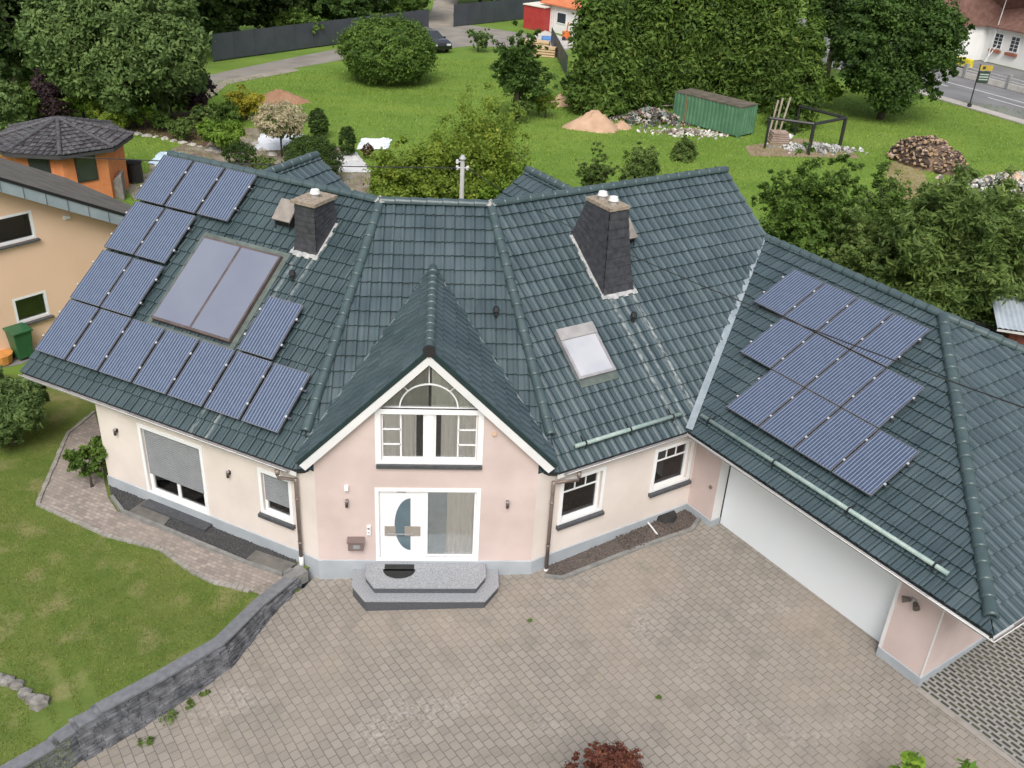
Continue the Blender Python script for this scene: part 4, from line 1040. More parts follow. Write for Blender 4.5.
LM = dict(
 dark=leaf_mat('leaf_dark', (.018,.042,.012), (.060,.115,.028), (.10,.17,.04)),
 mid=leaf_mat('leaf_mid', (.036,.075,.018), (.095,.165,.036), (.16,.24,.05)),
 bright=leaf_mat('leaf_bright', (.065,.130,.020), (.150,.250,.042), (.24,.33,.06)),
 yellowg=leaf_mat('leaf_yellow_green', (.075,.125,.020), (.165,.235,.040), (.36,.35,.07)),
 yellow=leaf_mat('leaf_yellow', (.20,.21,.02), (.48,.42,.05), (.10,.15,.02)),
 grey=leaf_mat('leaf_grey_green', (.050,.095,.034), (.130,.200,.075), (.18,.25,.10)),
 purple=leaf_mat('leaf_purple', (0.022,0.014,0.022), (0.070,0.045,0.057)),
 thuja=leaf_mat('leaf_thuja', (.028,.062,.015), (.095,.160,.034), (.17,.19,.05)),
 box=leaf_mat('leaf_box', (.018,.042,.012), (.055,.095,.024), (.08,.13,.03)),
 olive=leaf_mat('leaf_olive', (.048,.088,.026), (.120,.180,.055), (.18,.22,.08)),
 cream=leaf_mat('leaf_cream', (.30,.28,.17), (.55,.48,.32), (.12,.16,.06)),
 red=leaf_mat('leaf_berberis', (.07,.025,.022), (.16,.065,.05), (.06,.10,.03)),
 brown=leaf_mat('leaf_brown_red', (.05,.022,.018), (.10,.05,.035)),
 sprig=leaf_mat('leaf_sprig', (.10,.22,.03), (.24,.38,.05), (.40,.33,.06)),
 forest=leaf_mat('leaf_forest', (.014,.030,.010), (.045,.080,.022), (.07,.12,.03)))

def place(px, pyb, wpx, pyt, z=0.):
    """ground point under a pixel, with the real width and height that fill the given extent"""
    B = gz(px, pyb, z); zc = proj(B)[2]; return B, wpx*zc/F_PX, zat(B[0], B[1], pyt)-z
def plant(name, B, W, H, kind, label, cat, leaf=.14, n=5000, style='round', trunk=0., group=None, k=6, D=None, aspect=1.5, spread=.16):
    t = thing(name, B, label, cat, group); D = D or W; B = np.array(B, float); ch = H-trunk
    r = A(W/2, D/2, ch/2)*.92; c = B+Z*(trunk+ch*.5)
    if style == 'round': bl = mk_blobs(c, r, k+3, .68, .34)+mk_blobs(c, r, k+4, .88, .17)[1:]
    elif style == 'ball': bl = [(c, r*1.04)]
    elif style == 'tree': bl = mk_blobs(c, r*A(.92,.92,.92), k+8, .72, .32)+mk_blobs(c, r, k+4, .92, .17)[1:]
    elif style == 'cone':
        bl = []; L_ = 7
        for i in range(L_): 
            f = (i+.5)/L_; rr = (1-f)**.75*.95+.10; bl.append((B+Z*(trunk+ch*f*.93)+A(*RNG.normal(0,.03*W,2),0), A(W/2*rr, D/2*rr, ch/L_*.95)))
    elif style == 'column':
        bl = []; L_ = 6
        for i in range(L_):
            f = (i+.5)/L_; rr = min(1, (1-f)*2.4)**.6*(.8+.2*math.sin(pi*min(1,f*1.6+.2))); bl.append((B+Z*(trunk+ch*f*.95)+A(*RNG.normal(0,.04*W,2),0), A(W/2*rr, D/2*rr, ch/L_*.85)))
    elif style == 'feather':
        bl = []; ns = 16+k
        for i in range(ns):
            a = 2*pi*(i+random.random()*.8)/ns; up_ = random.uniform(.05,1.)**.8; e = B+A(math.cos(a)*W*.47*(1-up_**2.4*.85), math.sin(a)*D*.47*(1-up_**2.4*.85), trunk+ch*(.22+.74*up_)*random.uniform(.85,1.03)); s0 = B+Z*(trunk+ch*random.uniform(.05,.3))
            for q in (.35,.55,.75,.92): bl.append((s0+(e-s0)*q+A(*RNG.normal(0,.02*W,2),0), A(W*.13, D*.13, ch*.13)*(1.2-.75*q)))
    elif style == 'spray':
        bl = []
        for i in range(k+5):
            a = random.uniform(0,2*pi); f = random.uniform(.1,.95); bl.append((B+A(math.cos(a)*W*.30*(.4+f*.8), math.sin(a)*D*.30*(.4+f*.8), trunk+ch*(.25+.6*f)), A(W*.15, D*.15, ch*.22)))
    sh = .2 if style == 'ball' else .35
    leaves('crown' if trunk or style in ('tree','cone','column') else 'foliage', t, bl, n, leaf, LM[kind], aspect=aspect, spread=spread if style != 'ball' else .07, shell=sh)
    limbs(t, B, bl, (trunk+ch*.6) if trunk or style in ('tree','cone','column') else ch*.5, max(.02, min(.28, H*.03)), name='trunk' if trunk or style in ('tree','cone','column') else 'stems')
    return t

# ================================================================== plants
def P3(name, px, pyb, wpx, pyt, *a, z=0., **kw):
    B, W, H = place(px, pyb, wpx, pyt, z); return plant(name, B, W, H, *a, **kw)
# front
P3('juniper', 14, 444, 92, 364, 'grey', 'feathery blue-green juniper shrub on the lawn at the left edge', 'shrub', leaf=.065, n=30000, k=14, style='round', aspect=3.6, spread=.10)
B = gz(97,484,.02); plant('climbing_shrub', B+A(-.1,-.1,0), 1.15, 1.3, 'mid', 'leafy green shrub growing from the path at the left house corner', 'shrub', leaf=.10, n=2200, style='spray')
# bottom edge bushes
B = gz(606,775,.75); B = A(B[0],B[1]-.35,slab_z(B[0],B[1])); plant('barberry', B, 2.1, 1.5, 'red', 'dark red barberry bush rising into the bottom edge of the driveway', 'shrub', leaf=.05, n=24000, style='round', k=12, aspect=1.4, spread=.12)
for (px, py, lab) in ((915,752,'bright green leafy sprig at the bottom edge, nearer the driveway middle'), (972,762,'bright green leafy sprig at the bottom edge, right of its twin')):
    P = gz(px, py, 1.5); t = thing('leafy_sprig', (P[0],P[1],slab_z(P[0],P[1])), lab, 'plant', 'leafy sprigs at the bottom edge')
    leaves('foliage', t, [(P-Z*.10, A(.10,.10,.14)), (P-Z*.38+A(.06,0,0), A(.18,.15,.18)), (P-Z*.75, A(.25,.22,.25))], 260, .11, LM['sprig'], clump=10, aspect=2.4, spread=.3, up=.8)
    mb = MB(); mb.tube([A(P[0],P[1],slab_z(P[0],P[1])), P-Z*.05], .02, 6, r2=.006); mb.build('stems', m_bark, t)

# behind the house, left part
P3('willow_tree', 132, 128, 190, -60, 'grey', 'big grey-green willow tree filling the upper left behind the pavilion', 'tree', leaf=.17, n=46000, style='round', k=16, aspect=2.2, D=8)
P3('dark_beech', 18, 98, 110, -70, 'forest', 'dark broadleaf tree at the upper left corner behind the willow', 'tree', leaf=.26, n=16000, style='round', k=10, D=8)
P3('smoke_bush', 52, 122, 40, 66, 'purple', 'dark purple smoke bush left of the willow, above the pavilion roof', 'shrub', leaf=.13, n=5000, style='column')
P3('smoke_bush', 198, 116, 46, 62, 'purple', 'dark purple smoke bush right of the willow by the gravel track', 'shrub', leaf=.13, n=5000)
P3('variegated_dogwood', 8, 138, 52, 72, 'cream' if 0 else 'grey', 'pale grey-green dogwood at the left edge above the neighbour roof', 'shrub', leaf=.15, n=6000)
P3('laurel', 30, 124, 50, 78, 'mid', 'mid green laurel left of the left purple smoke bush', 'shrub', leaf=.15, n=5000)
P3('laurel', 84, 118, 58, 58, 'bright', 'bright green laurel between the purple bush and the willow', 'shrub', leaf=.15, n=6000)
P3('laurel', 136, 116, 50, 76, 'mid', 'broad-leaved green laurel below the middle of the willow', 'shrub', leaf=.15, n=5000)
P3('spirea', 113, 131, 42, 94, 'yellowg', 'small rounded lime-green spirea just right of the pavilion roof tip', 'shrub', leaf=.10, n=5000, style='ball')
P3('low_shrub', 162, 132, 30, 108, 'mid', 'low green shrub on the brown soil bed right of the lime spirea', 'shrub', leaf=.12, n=2400)
P3('hazel', 172, 118, 50, 66, 'olive', 'olive green hazel between the laurel and the right purple bush', 'shrub', leaf=.15, n=5000)
P3('low_shrub', 184, 140, 34, 116, 'olive', 'olive shrub on the brown soil bed below the right purple bush', 'shrub', leaf=.11, n=3000)
P3('low_shrub', 146, 130, 30, 104, 'bright', 'bright green shrub behind the start of the rock row, right of the lime spirea', 'shrub', leaf=.11, n=3000)
P3('low_shrub', 226, 128, 36, 98, 'mid', 'mid green shrub just left of the golden privet', 'shrub', leaf=.11, n=3200)
P3('golden_privet', 247, 120, 46, 82, 'yellow', 'golden yellow privet beside the reddish soil heap', 'shrub', leaf=.11, n=5000)
P3('juniper', 222, 152, 50, 114, 'bright', 'bright green juniper below the golden privet', 'shrub', leaf=.12, n=6000, aspect=2.2)
P3('low_shrub', 206, 136, 34, 102, 'olive', 'olive shrub left of the bright green juniper', 'shrub', leaf=.12, n=3000)
P3('low_shrub', 241, 168, 34, 142, 'box', 'small dark green shrub just behind the left roof ridge', 'shrub', leaf=.08, n=3200, style='ball')
P3('low_shrub', 262, 172, 34, 154, 'olive', 'flat brownish green shrub touching the roof ridge from behind', 'shrub', leaf=.08, n=2600)
P3('boxwood_ball', 314, 184, 58, 136, 'box', 'large dark clipped boxwood ball behind the left ridge', 'shrub', leaf=.07, n=15000, style='ball')
P3('low_shrub', 300, 158, 44, 134, 'mid', 'mid green shrub peeking out above the large boxwood ball', 'shrub', leaf=.09, n=3500)
P3('boxwood_column', 319, 138, 21, 108, 'box', 'taller clipped boxwood column on the rear lawn', 'shrub', leaf=.07, n=6500, style='ball')
P3('boxwood_column', 348, 157, 17, 126, 'box', 'shorter clipped boxwood column beside the white tarpaulin', 'shrub', leaf=.07, n=5000, style='ball')
P3('barberry_ball', 368, 159, 12, 143, 'brown', 'tiny brown-red barberry ball by the white tarpaulin', 'shrub', leaf=.06, n=1800, style='ball')
# standard willow with cream shoots
B, W, H = place(282, 157, 48, 100)
t = thing('grafted_willow', B, 'lollipop-trimmed dwarf willow with cream pink crown on a thin stem', 'tree')
bl = [(B+Z*(H*.66), A(W/2,W/2,H*.30))]
leaves('crown', t, [(bl[0][0]-Z*.15, bl[0][1]*A(.8,.8,.85))], 3500, .09, LM['olive'], aspect=2.4, spread=.08); leaves('crown_shoots', t, bl, 6500, .075, LM['cream'], aspect=2.6, spread=.10)
mb = MB(); mb.tube([B, B+Z*H*.55], .05, 8); mb.build('trunk', m_bark, t, smooth=True)
# round viburnum on the rear lawn
P3('viburnum', 388, 82, 94, 17, 'mid', 'large dome-shaped green shrub alone on the rear lawn by the road', 'shrub', leaf=.17, n=20000, style='ball', aspect=1.6)
# yellow-green thicket behind the centre roof
P3('birch', 478, 220, 128, 80, 'yellowg', 'airy light green young tree behind the utility pole', 'tree', leaf=.11, n=15000, style='feather', trunk=.3, k=22, aspect=1.7, spread=.4)
P3('hazel', 418, 224, 112, 126, 'yellowg', 'yellow-green bush left of the utility pole behind the roof', 'shrub', leaf=.13, n=13000, k=9)
P3('hazel', 500, 225, 70, 150, 'bright', 'bright green bush right of the utility pole behind the roof', 'shrub', leaf=.12, n=7000, k=6)
P3('scots_pine', 517, 120, 72, 10, 'dark', 'dark bushy pine near the red and white sheds', 'tree', leaf=.13, n=11000, style='feather', k=20, trunk=.5, aspect=2.6, spread=.25)
P3('golden_shrub', 545, 118, 34, 84, 'yellowg', 'small yellow-green shrub at the foot of the dark pine', 'shrub', leaf=.12, n=3500)
P3('golden_shrub', 520, 124, 22, 92, 'olive', 'olive little shrub left of the golden one under the pine', 'shrub', leaf=.12, n=2200)
P3('flower_shrub', 478, 52, 30, 24, 'grey', 'pale flowering shrub at the far edge of the rear lawn', 'shrub', leaf=.16, n=2200)
# lilac bush behind right roof
P3('quince', 592, 205, 50, 132, 'olive', 'loose olive bush with brown fruits behind the entrance side ridge', 'shrub', leaf=.10, n=6500, k=8, style='feather')
P3('quince', 634, 204, 46, 138, 'olive', 'denser olive bush touching the quince behind the right ridge', 'shrub', leaf=.10, n=7500, k=6, aspect=2.)
P3('currant_bush', 683, 160, 26, 134, 'olive', 'small upright bush on the lawn before the green container', 'shrub', leaf=.10, n=2600, style='column')
# thuja group
thu = [(598,112,54,-90),(636,104,54,-80),(676,104,58,-100),(720,102,56,-85),(760,108,52,-80)]
labs = ['leftmost thuja of the tall dense row, beside the white shed', 'tall thuja second from the left in the dense row', 'tall thuja in the middle of the dense row', 'tall thuja behind the green container', 'rightmost tall thuja of the dense row']
for q, l in zip(thu, labs): P3('thuja', *q, 'thuja', l, 'tree', leaf=.20, n=20000, style='column', aspect=2.6, k=8, spread=.2, group='tall thujas in a dense row')
P3('elder_bush', 580, 104, 44, 66, 'dark', 'dark bush at the foot of the leftmost thuja', 'shrub', leaf=.16, n=4000)
P3('elder_bush', 640, 108, 50, 72, 'thuja', 'green bush arching over the branch pile before the thujas', 'shrub', leaf=.16, n=4500)
P3('cypress', 792, 128, 42, 0, 'thuja', 'slender lighter cypress right of the thuja row', 'tree', leaf=.18, n=10000, style='column', aspect=2.6)
P3('maple', 880, 119, 140, -30, 'dark', 'huge dark round maple on the lawn beside the road', 'tree', leaf=.22, n=36000, style='round', k=18, D=8.5)
P3('spruce', 826, 78, 60, -70, 'forest', 'dark tree between the cypress and the big maple', 'tree', leaf=.26, n=14000, style='round', D=7)
P3('young_birch', 818, 108, 42, 72, 'bright', 'light green young shrub under the dark trees left of the maple', 'shrub', leaf=.16, n=3500)
# right behind roof
P3('pear_tree', 802, 272, 150, 138, 'mid', 'green pear tree directly behind the top of the garage roof', 'tree', leaf=.12, n=30000, style='feather', k=26, aspect=2.0)
P3('pear_tree', 862, 304, 110, 176, 'olive', 'lighter green pear tree behind the garage ridge', 'tree', leaf=.12, n=20000, style='feather', k=16)
P3('willow_tree', 946, 332, 196, 150, 'olive', 'wide olive-green willow spreading behind the garage ridge', 'tree', leaf=.11, n=48000, style='feather', k=40, aspect=3.4, D=7, spread=.26)
P3('elder_bush', 880, 232, 56, 166, 'mid', 'green sapling below the firewood heap', 'shrub', leaf=.12, n=4000, style='spray')
P3('elder_bush', 1002, 246, 50, 196, 'olive', 'olive bush at the right edge below the rubble heap', 'shrub', leaf=.12, n=3500)
# forest edge along the top
fr = [(235,44,120,-90,'forest'),(300,34,110,-90,'dark'),(360,26,100,-90,'forest'),(410,20,80,-90,'dark'),(170,62,120,-110,'forest'),(60,70,150,-120,'forest'),(118,62,130,-120,'forest'),(480,6,80,-60,'mid'),(525,2,70,-60,'mid'),(215,50,60,-20,'dark'),(-20,80,120,-120,'forest'),(330,31,90,-30,'dark'),(270,39,90,-30,'forest'),(392,20,70,-20,'mid')]
fl_ = ['dark forest tree behind the left end of the grey fence','dark tree behind the middle of the grey fence','dark forest tree behind the fence left of the dome shrub','dark green tree at the right end of the first grey fence','dark forest tree between the willow and the grey fence','dark forest tree at the upper left, left of the willow','dark forest tree straight behind the willow','green roadside tree at the top, above the far grey fence','green roadside tree at the top, right end of the far grey fence','dark bush in front of the forest where the grey fence begins','dark forest tree cut by the upper left edge','dark low tree right behind the fence, left of the dome shrub','dark low tree right behind the left third of the fence','green low tree behind the fence above the dome shrub']
for q, l in zip(fr, fl_): P3('forest_tree', *q[:4], q[4], l, 'tree', leaf=.36, n=12000, style='round', k=10, group='trees along the forest edge')
P3('lilac', 299, 44, 62, 2, 'mid', 'lighter green shrub hanging over the grey fence', 'shrub', leaf=.22, n=6000)
P3('hedge_bush', 900, 40, 60, -60, 'dark', 'dark tree behind the maple beside the white house', 'tree', leaf=.35, n=5000, style='tree', trunk=.4)
P3('climbing_rose', 1019, 58, 22, 34, 'mid', 'green shrub before the white house at the right edge', 'shrub', leaf=.16, n=1600, style='ball')
P3('tall_grass', 160, 112, 0.1, 90, 'mid', 'x', 'x', n=10) if 0 else None

blades('lawn_grass', [(HX0,-9),(-4,-9)]+[(q[0]-.2,q[1]+.12) for q in CW[7::-1]]+[(-4.,-.9)]+[tuple(q[:2]+A(-.05,-.08)) for q in Po[::-1]]+[(-9.4,6.3),(HX0,6.3)], 110000, .015, .05, .013, lambda x, y: lawn_z(x,y), leaf_mat('grass_blade', (.07,.115,.02), (.13,.18,.035), (.27,.24,.11), trans=.3), 'short patchy green grass of the front lawn')

blades('meadow_grass', [(-30,14),(46,10),(52,46),(36,56),(16,64),(-2,62),(-16,50),(-30,38)], 170000, .04, .14, .045, lambda x, y: 0., leaf_mat('meadow_blade', (.085,.155,.024), (.165,.255,.046), (.29,.30,.10), trans=.3), 'longer green grass of the meadow behind the house')
# ================================================================== built things behind
# road left, with parking apron
m_asph = mat('old_asphalt', (.19,.175,.155), .95, (.27,.25,.22), scale=.6, detail=8)
m_grav = mat('gravel_track', (.24,.21,.175), .95, (.33,.29,.24), scale=.8, detail=8)
def sheet(name, px, m, z=.012):
    q = [gz(a, b, z) for a, b in px]; V, Fc = cdt([tuple(p[:2]) for p in q]); g = MB(); g.add([A(p[0],p[1],z) for p in V], Fc); return struct(g.build(name, m))
sheet('track', [(150,90),(225,73),(300,60),(360,51),(420,44),(470,45),(470,24),(560,20),(560,3),(470,8),(458,14),(430,17),(428,30),(440,31),(430,40),(350,53),(224,77),(222,85),(170,100)][:0] or [(205,98),(225,80),(290,69),(352,58),(432,50),(470,46),(520,48),(540,36),(470,25),(428,28),(352,46),(300,56),(222,72),(190,80)], m_asph)
sheet('verge', [(205,102),(228,84),(292,72),(300,70),(290,68),(224,80),(200,95)], m_grav, .016)
sheet('farm_track', [(427,29),(455,27),(453,14),(470,-30),(440,-30),(432,10),(427,17)], m_grav, .008)
# grey panel fences
m_fence = mat('anthracite_fence', (.045,.052,.065), .5, (.06,.068,.082), scale=1)
def fence(pa, pb, h, label, n):
    Pa, Pb = gz(*pa, 0), gz(*pb, 0); t = thing('panel_fence', Pa, label, 'fence'); d = nrm(Pb-Pa); D = np.linalg.norm(Pb-Pa); s_ = A(-d[1],d[0],0)
    for i in range(n):
        mb = MB(); a = Pa+d*(D*i/n+.05); b = Pa+d*(D*(i+1)/n-.05); c = (a+b)/2+Z*(h/2+.06)
        mb.box(c, (np.linalg.norm(b-a), .05, h-.12), (d, s_, Z))
        for k in range(int(h/.3)): mb.box((a+b)/2+Z*(.1+.3*k), (np.linalg.norm(b-a), .062, .02), (d, s_, Z))
        mb.build('fence_panel', m_fence, t)
    for i in range(n+1):
        mb = MB(); mb.box(Pa+d*(D*i/n)+Z*(h/2), (.09,.09,h+.05), (d, s_, Z)); mb.build('post', m_fence, t)
fence((214,62), (428,32), 1.95, 'long anthracite panel fence behind the track, left of its opening', 12)
fence((454,27), (556,16), 2.0, 'anthracite panel fence right of the opening, behind the parking apron', 8)
fence((551,46), (566,76), 1.5, 'short dark fence between the lumber and the thujas', 2)
# car
def car(px, py, ang):
    B = gz(px, py, .012); t = thing('parked_car', B, 'black estate car parked on the apron behind the dome shrub', 'car')
    d = A(math.cos(ang), math.sin(ang), 0); s_ = A(-d[1], d[0], 0); P = lambda x, y, z: B+d*x+s_*y+Z*z
    prof = [(-2.15,.32),(-2.2,.75),(-2.12,.98),(-1.9,1.02),(1.0,1.0),(1.5,.95),(2.05,.80),(2.2,.62),(2.18,.32)]
    body = MB(); n = len(prof)
    vs = []
    for y, k in ((-.86,.96),(-.90,1.),(.90,1.),(.86,.96)): vs += [P(x*k, y, z if k == 1 else z*.985+.01) for x, z in prof]
    body.add(vs, [(j*n+i, j*n+(i+1)%n, (j+1)*n+(i+1)%n, (j+1)*n+i) for j in range(3) for i in range(n)]+[tuple(range(n)), tuple(3*n+i for i in range(n))[::-1]])
    m_car = mat('black_car_paint', (.010,.010,.012), .25, var=.05, coat=.6)
    body.build('body', m_car, t)
    cab = MB(); bt = [(-2.05,.99),(.95,.99)]; tp = [(-1.75,1.43),(.15,1.45)]
    cab.add([P(bt[0][0],-.82,.98), P(bt[1][0],-.82,.98), P(bt[1][0],.82,.98), P(bt[0][0],.82,.98), P(tp[0][0],-.64,1.43), P(tp[1][0],-.64,1.45), P(tp[1][0],.64,1.45), P(tp[0][0],.64,1.43)], [(0,1,5,4),(1,2,6,5),(2,3,7,6),(3,0,4,7),(4,5,6,7)])
    cab.build('window_glass', mat('car_glass', (.03,.035,.04), .08, spec=1.), t)
    rf = MB(); rf.prism([P(-1.8,-.62,1.435), P(.12,-.62,1.455), P(.12,.62,1.455), P(-1.8,.62,1.435)], Z*.03); rf.build('roof', mat('roof_sky_sheen', (.18,.18,.19), .3, coat=.4), t)  # sky sheen on the black car's roof painted in as grey
    for x in (-1.35, 1.38):
        for y in (-.86, .86):
            w_ = MB(); w_.tube([P(x, y*1.0-.09*np.sign(y), .32), P(x, y+.05*np.sign(y), .32)], .33, 18); wo = w_.build('wheel', m_blackm, t)
            h_ = MB(); h_.tube([P(x, y+.051*np.sign(y), .32), P(x, y+.06*np.sign(y), .32)], .21, 14); h_.build('rim', m_alu, wo)
    for y in (-.62, .62):
        h_ = MB(); h_.box(P(2.12,y,.68), (.16,.36,.14), (d,s_,Z)); h_.build('headlight', mat('lamp_glass', (.6,.62,.65), .1), t)
    for y in (-.95,.95):
        h_ = MB(); h_.box(P(.72,y,1.02), (.14,.18,.12), (d,s_,Z)); h_.build('wing_mirror', m_car, t)
car(430, 49, rad(-62))
# soil heaps
def heap(px, pyb, wpx, pyt, m, label, cat='heap', name='soil_heap', hf=.72):
    B, W, H = place(px, pyb, wpx, pyt); B = B+A(0, W*.15, 0); N_ = 26; mb = MB(); vs = []; fs = []
    rg = np.random.default_rng(int(px))
    for j in range(9):
        f = j/8
        for i in range(N_):
            a = 2*pi*i/N_; r = W/2*f*(1+.12*math.sin(3*a+px)+.06*rg.normal()); z = H*max(0,1-f**1.1)*(1+(.10*rg.normal() if j else 0))
            vs.append(B+A(r*math.cos(a), r*.7*math.sin(a), z*hf-.03*(j == 8)))
    for j in range(8): fs += [(j*N_+i, j*N_+(i+1)%N_, (j+1)*N_+(i+1)%N_, (j+1)*N_+i) for i in range(N_)]
    mb.add(vs, fs); return tag(mb.build(name, m, None, smooth=True), label, cat)
m_red = mat('red_soil', (.26,.135,.08), .95, (.34,.20,.12), scale=1.5, bump=.6, bscale=6)
m_sand = mat('sand', (.42,.27,.18), .95, (.52,.35,.24), scale=1.5, bump=.5, bscale=8)
heap(278, 103, 58, 80, m_red, 'low reddish soil heap beside the golden privet', hf=.5)
heap(595, 130, 58, 105, m_sand, 'large sand heap on the rear lawn', name='sand_heap')
heap(622, 129, 22, 119, m_sand, 'small sand heap touching the right side of the large one', name='sand_heap')
heap(560, 106, 24, 90, m_sand, 'sand heap by the foot of the leftmost thuja', name='sand_heap')
def flat_patch(name, px, m, z=.012): return sheet(name, px, m, z)
flat_patch('soil_bed', [(130,118),(150,112),(200,112),(215,135),(205,147),(175,140),(150,135),(128,130)], mat('brown_mulch', (.085,.045,.03), .95, (.14,.08,.055), scale=1, bump=.6))
flat_patch('rock_garden', [(186,142),(230,128),(300,128),(300,150),(345,146),(372,168),(372,200),(150,200),(150,160)], mat('rockery_soil', (.16,.11,.08), .95, (.30,.26,.22), scale=1.2, bump=.6), .010)
flat_patch('bare_soil', [(745,146),(800,138),(850,148),(860,158),(750,156)], mat('bare_earth', (.22,.15,.10), .95, (.30,.22,.16), scale=1))
flat_patch('bare_soil', [(885,163),(905,160),(925,172),(930,200),(890,200)], mat('dry_patch', (.20,.14,.07), .95, (.30,.24,.13), scale=1))
flat_patch('gravel_patch', [(120,182),(150,172),(168,178),(160,196),(135,200)], m_grav)
# rocks of the rockery border
m_rock = mat('pale_rock', (.30,.28,.26), .9, (.50,.47,.44), scale=3, bump=.5)
def rock_mesh(seed):
    rg = np.random.default_rng(seed); bm = bmesh.new(); bmesh.ops.create_icosphere(bm, subdivisions=2, radius=.5)
    for v in bm.verts: v.co = Vector((v.co.x*(1+.2*rg.normal()), v.co.y*(.8+.15*rg.normal()), max(-.15, v.co.z*(.55+.12*rg.normal()))))
    me = bpy.data.meshes.new('rock'); bm.to_mesh(me); bm.free(); me.materials.append(m_rock); return me
rks = [rock_mesh(i) for i in range(4)]
rp_ = [(130,133),(138,134),(147,136),(156,137),(165,139),(174,141),(183,143),(192,145),(200,147),(212,150),(220,152),(226,155),(248,148),(256,144),(300,142),(262,150),(272,155),(345,150),(352,158),(358,164),(250,160),(283,166),(292,152),(302,163),(226,146),(340,160)]
for i, q in enumerate(rp_):
    o = bpy.data.objects.new('garden_rock', rks[i%4]); col.objects.link(o); P = gz(*q, 0); o.location = tuple(P); s_ = random.uniform(.3,.65); o.scale = (s_,s_,s_*.8); o.rotation_euler = (0,0,random.uniform(0,6))
    tag(o, 'pale rough rock in the rockery border behind the left roof', 'rock', 'rocks of the rockery border')
# white tarpaulins
m_tarp = mat('white_tarp', (.66,.69,.74), .45, (.78,.80,.84), scale=3)
def tarp(px, label, h=.25, m=None):
    Q = [gz(a, b, .05) for a, b in px]; n = 16; vs = []; rg = np.random.default_rng(len(label))
    ph = rg.uniform(0, 6, 6)
    for j in range(n+1):
        for i in range(n+1):
            u, v = i/n, j/n; P = (Q[0]*(1-u)+Q[1]*u)*(1-v)+(Q[3]*(1-u)+Q[2]*u)*v
            e = min(u,1-u,v,1-v)*4; e = min(1, e); z = h*e*(.5+.25*math.sin(9*u+ph[0])*math.sin(7*v+ph[1])+.25*abs(math.sin(17*u+9*v+ph[2])))
            vs.append(P+Z*z+A(*rg.normal(0,.03,2),0))
    fs = [(j*(n+1)+i, j*(n+1)+i+1, (j+1)*(n+1)+i+1, (j+1)*(n+1)+i) for j in range(n) for i in range(n)]
    mb = MB(); mb.add(vs, fs); o = mb.build('tarpaulin', m or m_tarp, None)
    md = o.modifiers.new('s', 'SOLIDIFY'); md.thickness = .02; return tag(o, label, 'tarp')
tarp([(252,150),(262,133),(305,134),(302,150)], 'white crumpled tarpaulin under the cream willow')
tarp([(356,149),(362,138),(392,139),(388,149)], 'white tarpaulin on the lawn beside the short boxwood column')
tarp([(148,163),(160,152),(182,152),(168,166)], 'light blue tarpaulin behind the top left panels', m=mat('blue_tarp', (.40,.55,.66), .5, (.62,.70,.76), scale=2))
tarp([(338,172),(342,150),(356,152),(372,172)], 'pale sheet of paving film behind the small rear gable', h=.1, m=mat('grey_film', (.50,.50,.52), .7, (.66,.64,.62), scale=3))
# green container
Ca, Cb = gz(673,121,0), gz(737,138,0); d = nrm(Cb-Ca); s_ = A(-d[1],d[0],0); Lc = np.linalg.norm(Cb-Ca); Hc = 1.85
ct = thing('container', Ca, 'green corrugated steel container with a rusty roof edge before the thujas', 'container')
m_green = mat('green_container_paint', (.06,.155,.085), .6, (.10,.22,.13), scale=1.3, detail=8)
mb = MB(); W_ = 1.6; pts = []
def corr(P, e, nn, L_):
    k = int(L_/.26); out = []
    for i in range(k):
        b = P+e*(L_*i/k); w = L_/k; out += [b, b+e*w*.35, b+e*w*.5+nn*.05, b+e*w*.85+nn*.05]
    return out
ring_ = corr(Ca, d, -s_, Lc)+corr(Cb, s_, d, W_)+corr(Cb+s_*W_, -d, s_, Lc)+corr(Ca+s_*W_, -s_, -d, W_)
mb.prism([q+Z*.1 for q in ring_], Z*(Hc-.15)); mb.build('container_body', m_green, ct)
mb = MB(); cc = (Ca+Cb)/2+s_*W_/2
mb.box(cc+Z*(Hc), (Lc+.12, W_+.12, .08), (d,s_,Z)); mb.build('container_roof', mat('rusty_roof', (.07,.065,.05), .85, (.16,.13,.10), scale=2, detail=8), ct)
mb = MB()
for q in (Ca, Cb, Ca+s_*W_, Cb+s_*W_): mb.box(q+Z*Hc/2, (.12,.12,Hc), (d,s_,Z))
mb.build('corner_post', m_green, ct)
mb = MB(); mb.box(Ca+d*.9+Z*Hc/2-s_*.055, (.10,.02,Hc*.85), (d,s_,Z)); mb.build('rust_streak', mat('rust', (.20,.10,.05), .9, (.28,.17,.09), scale=4), ct)
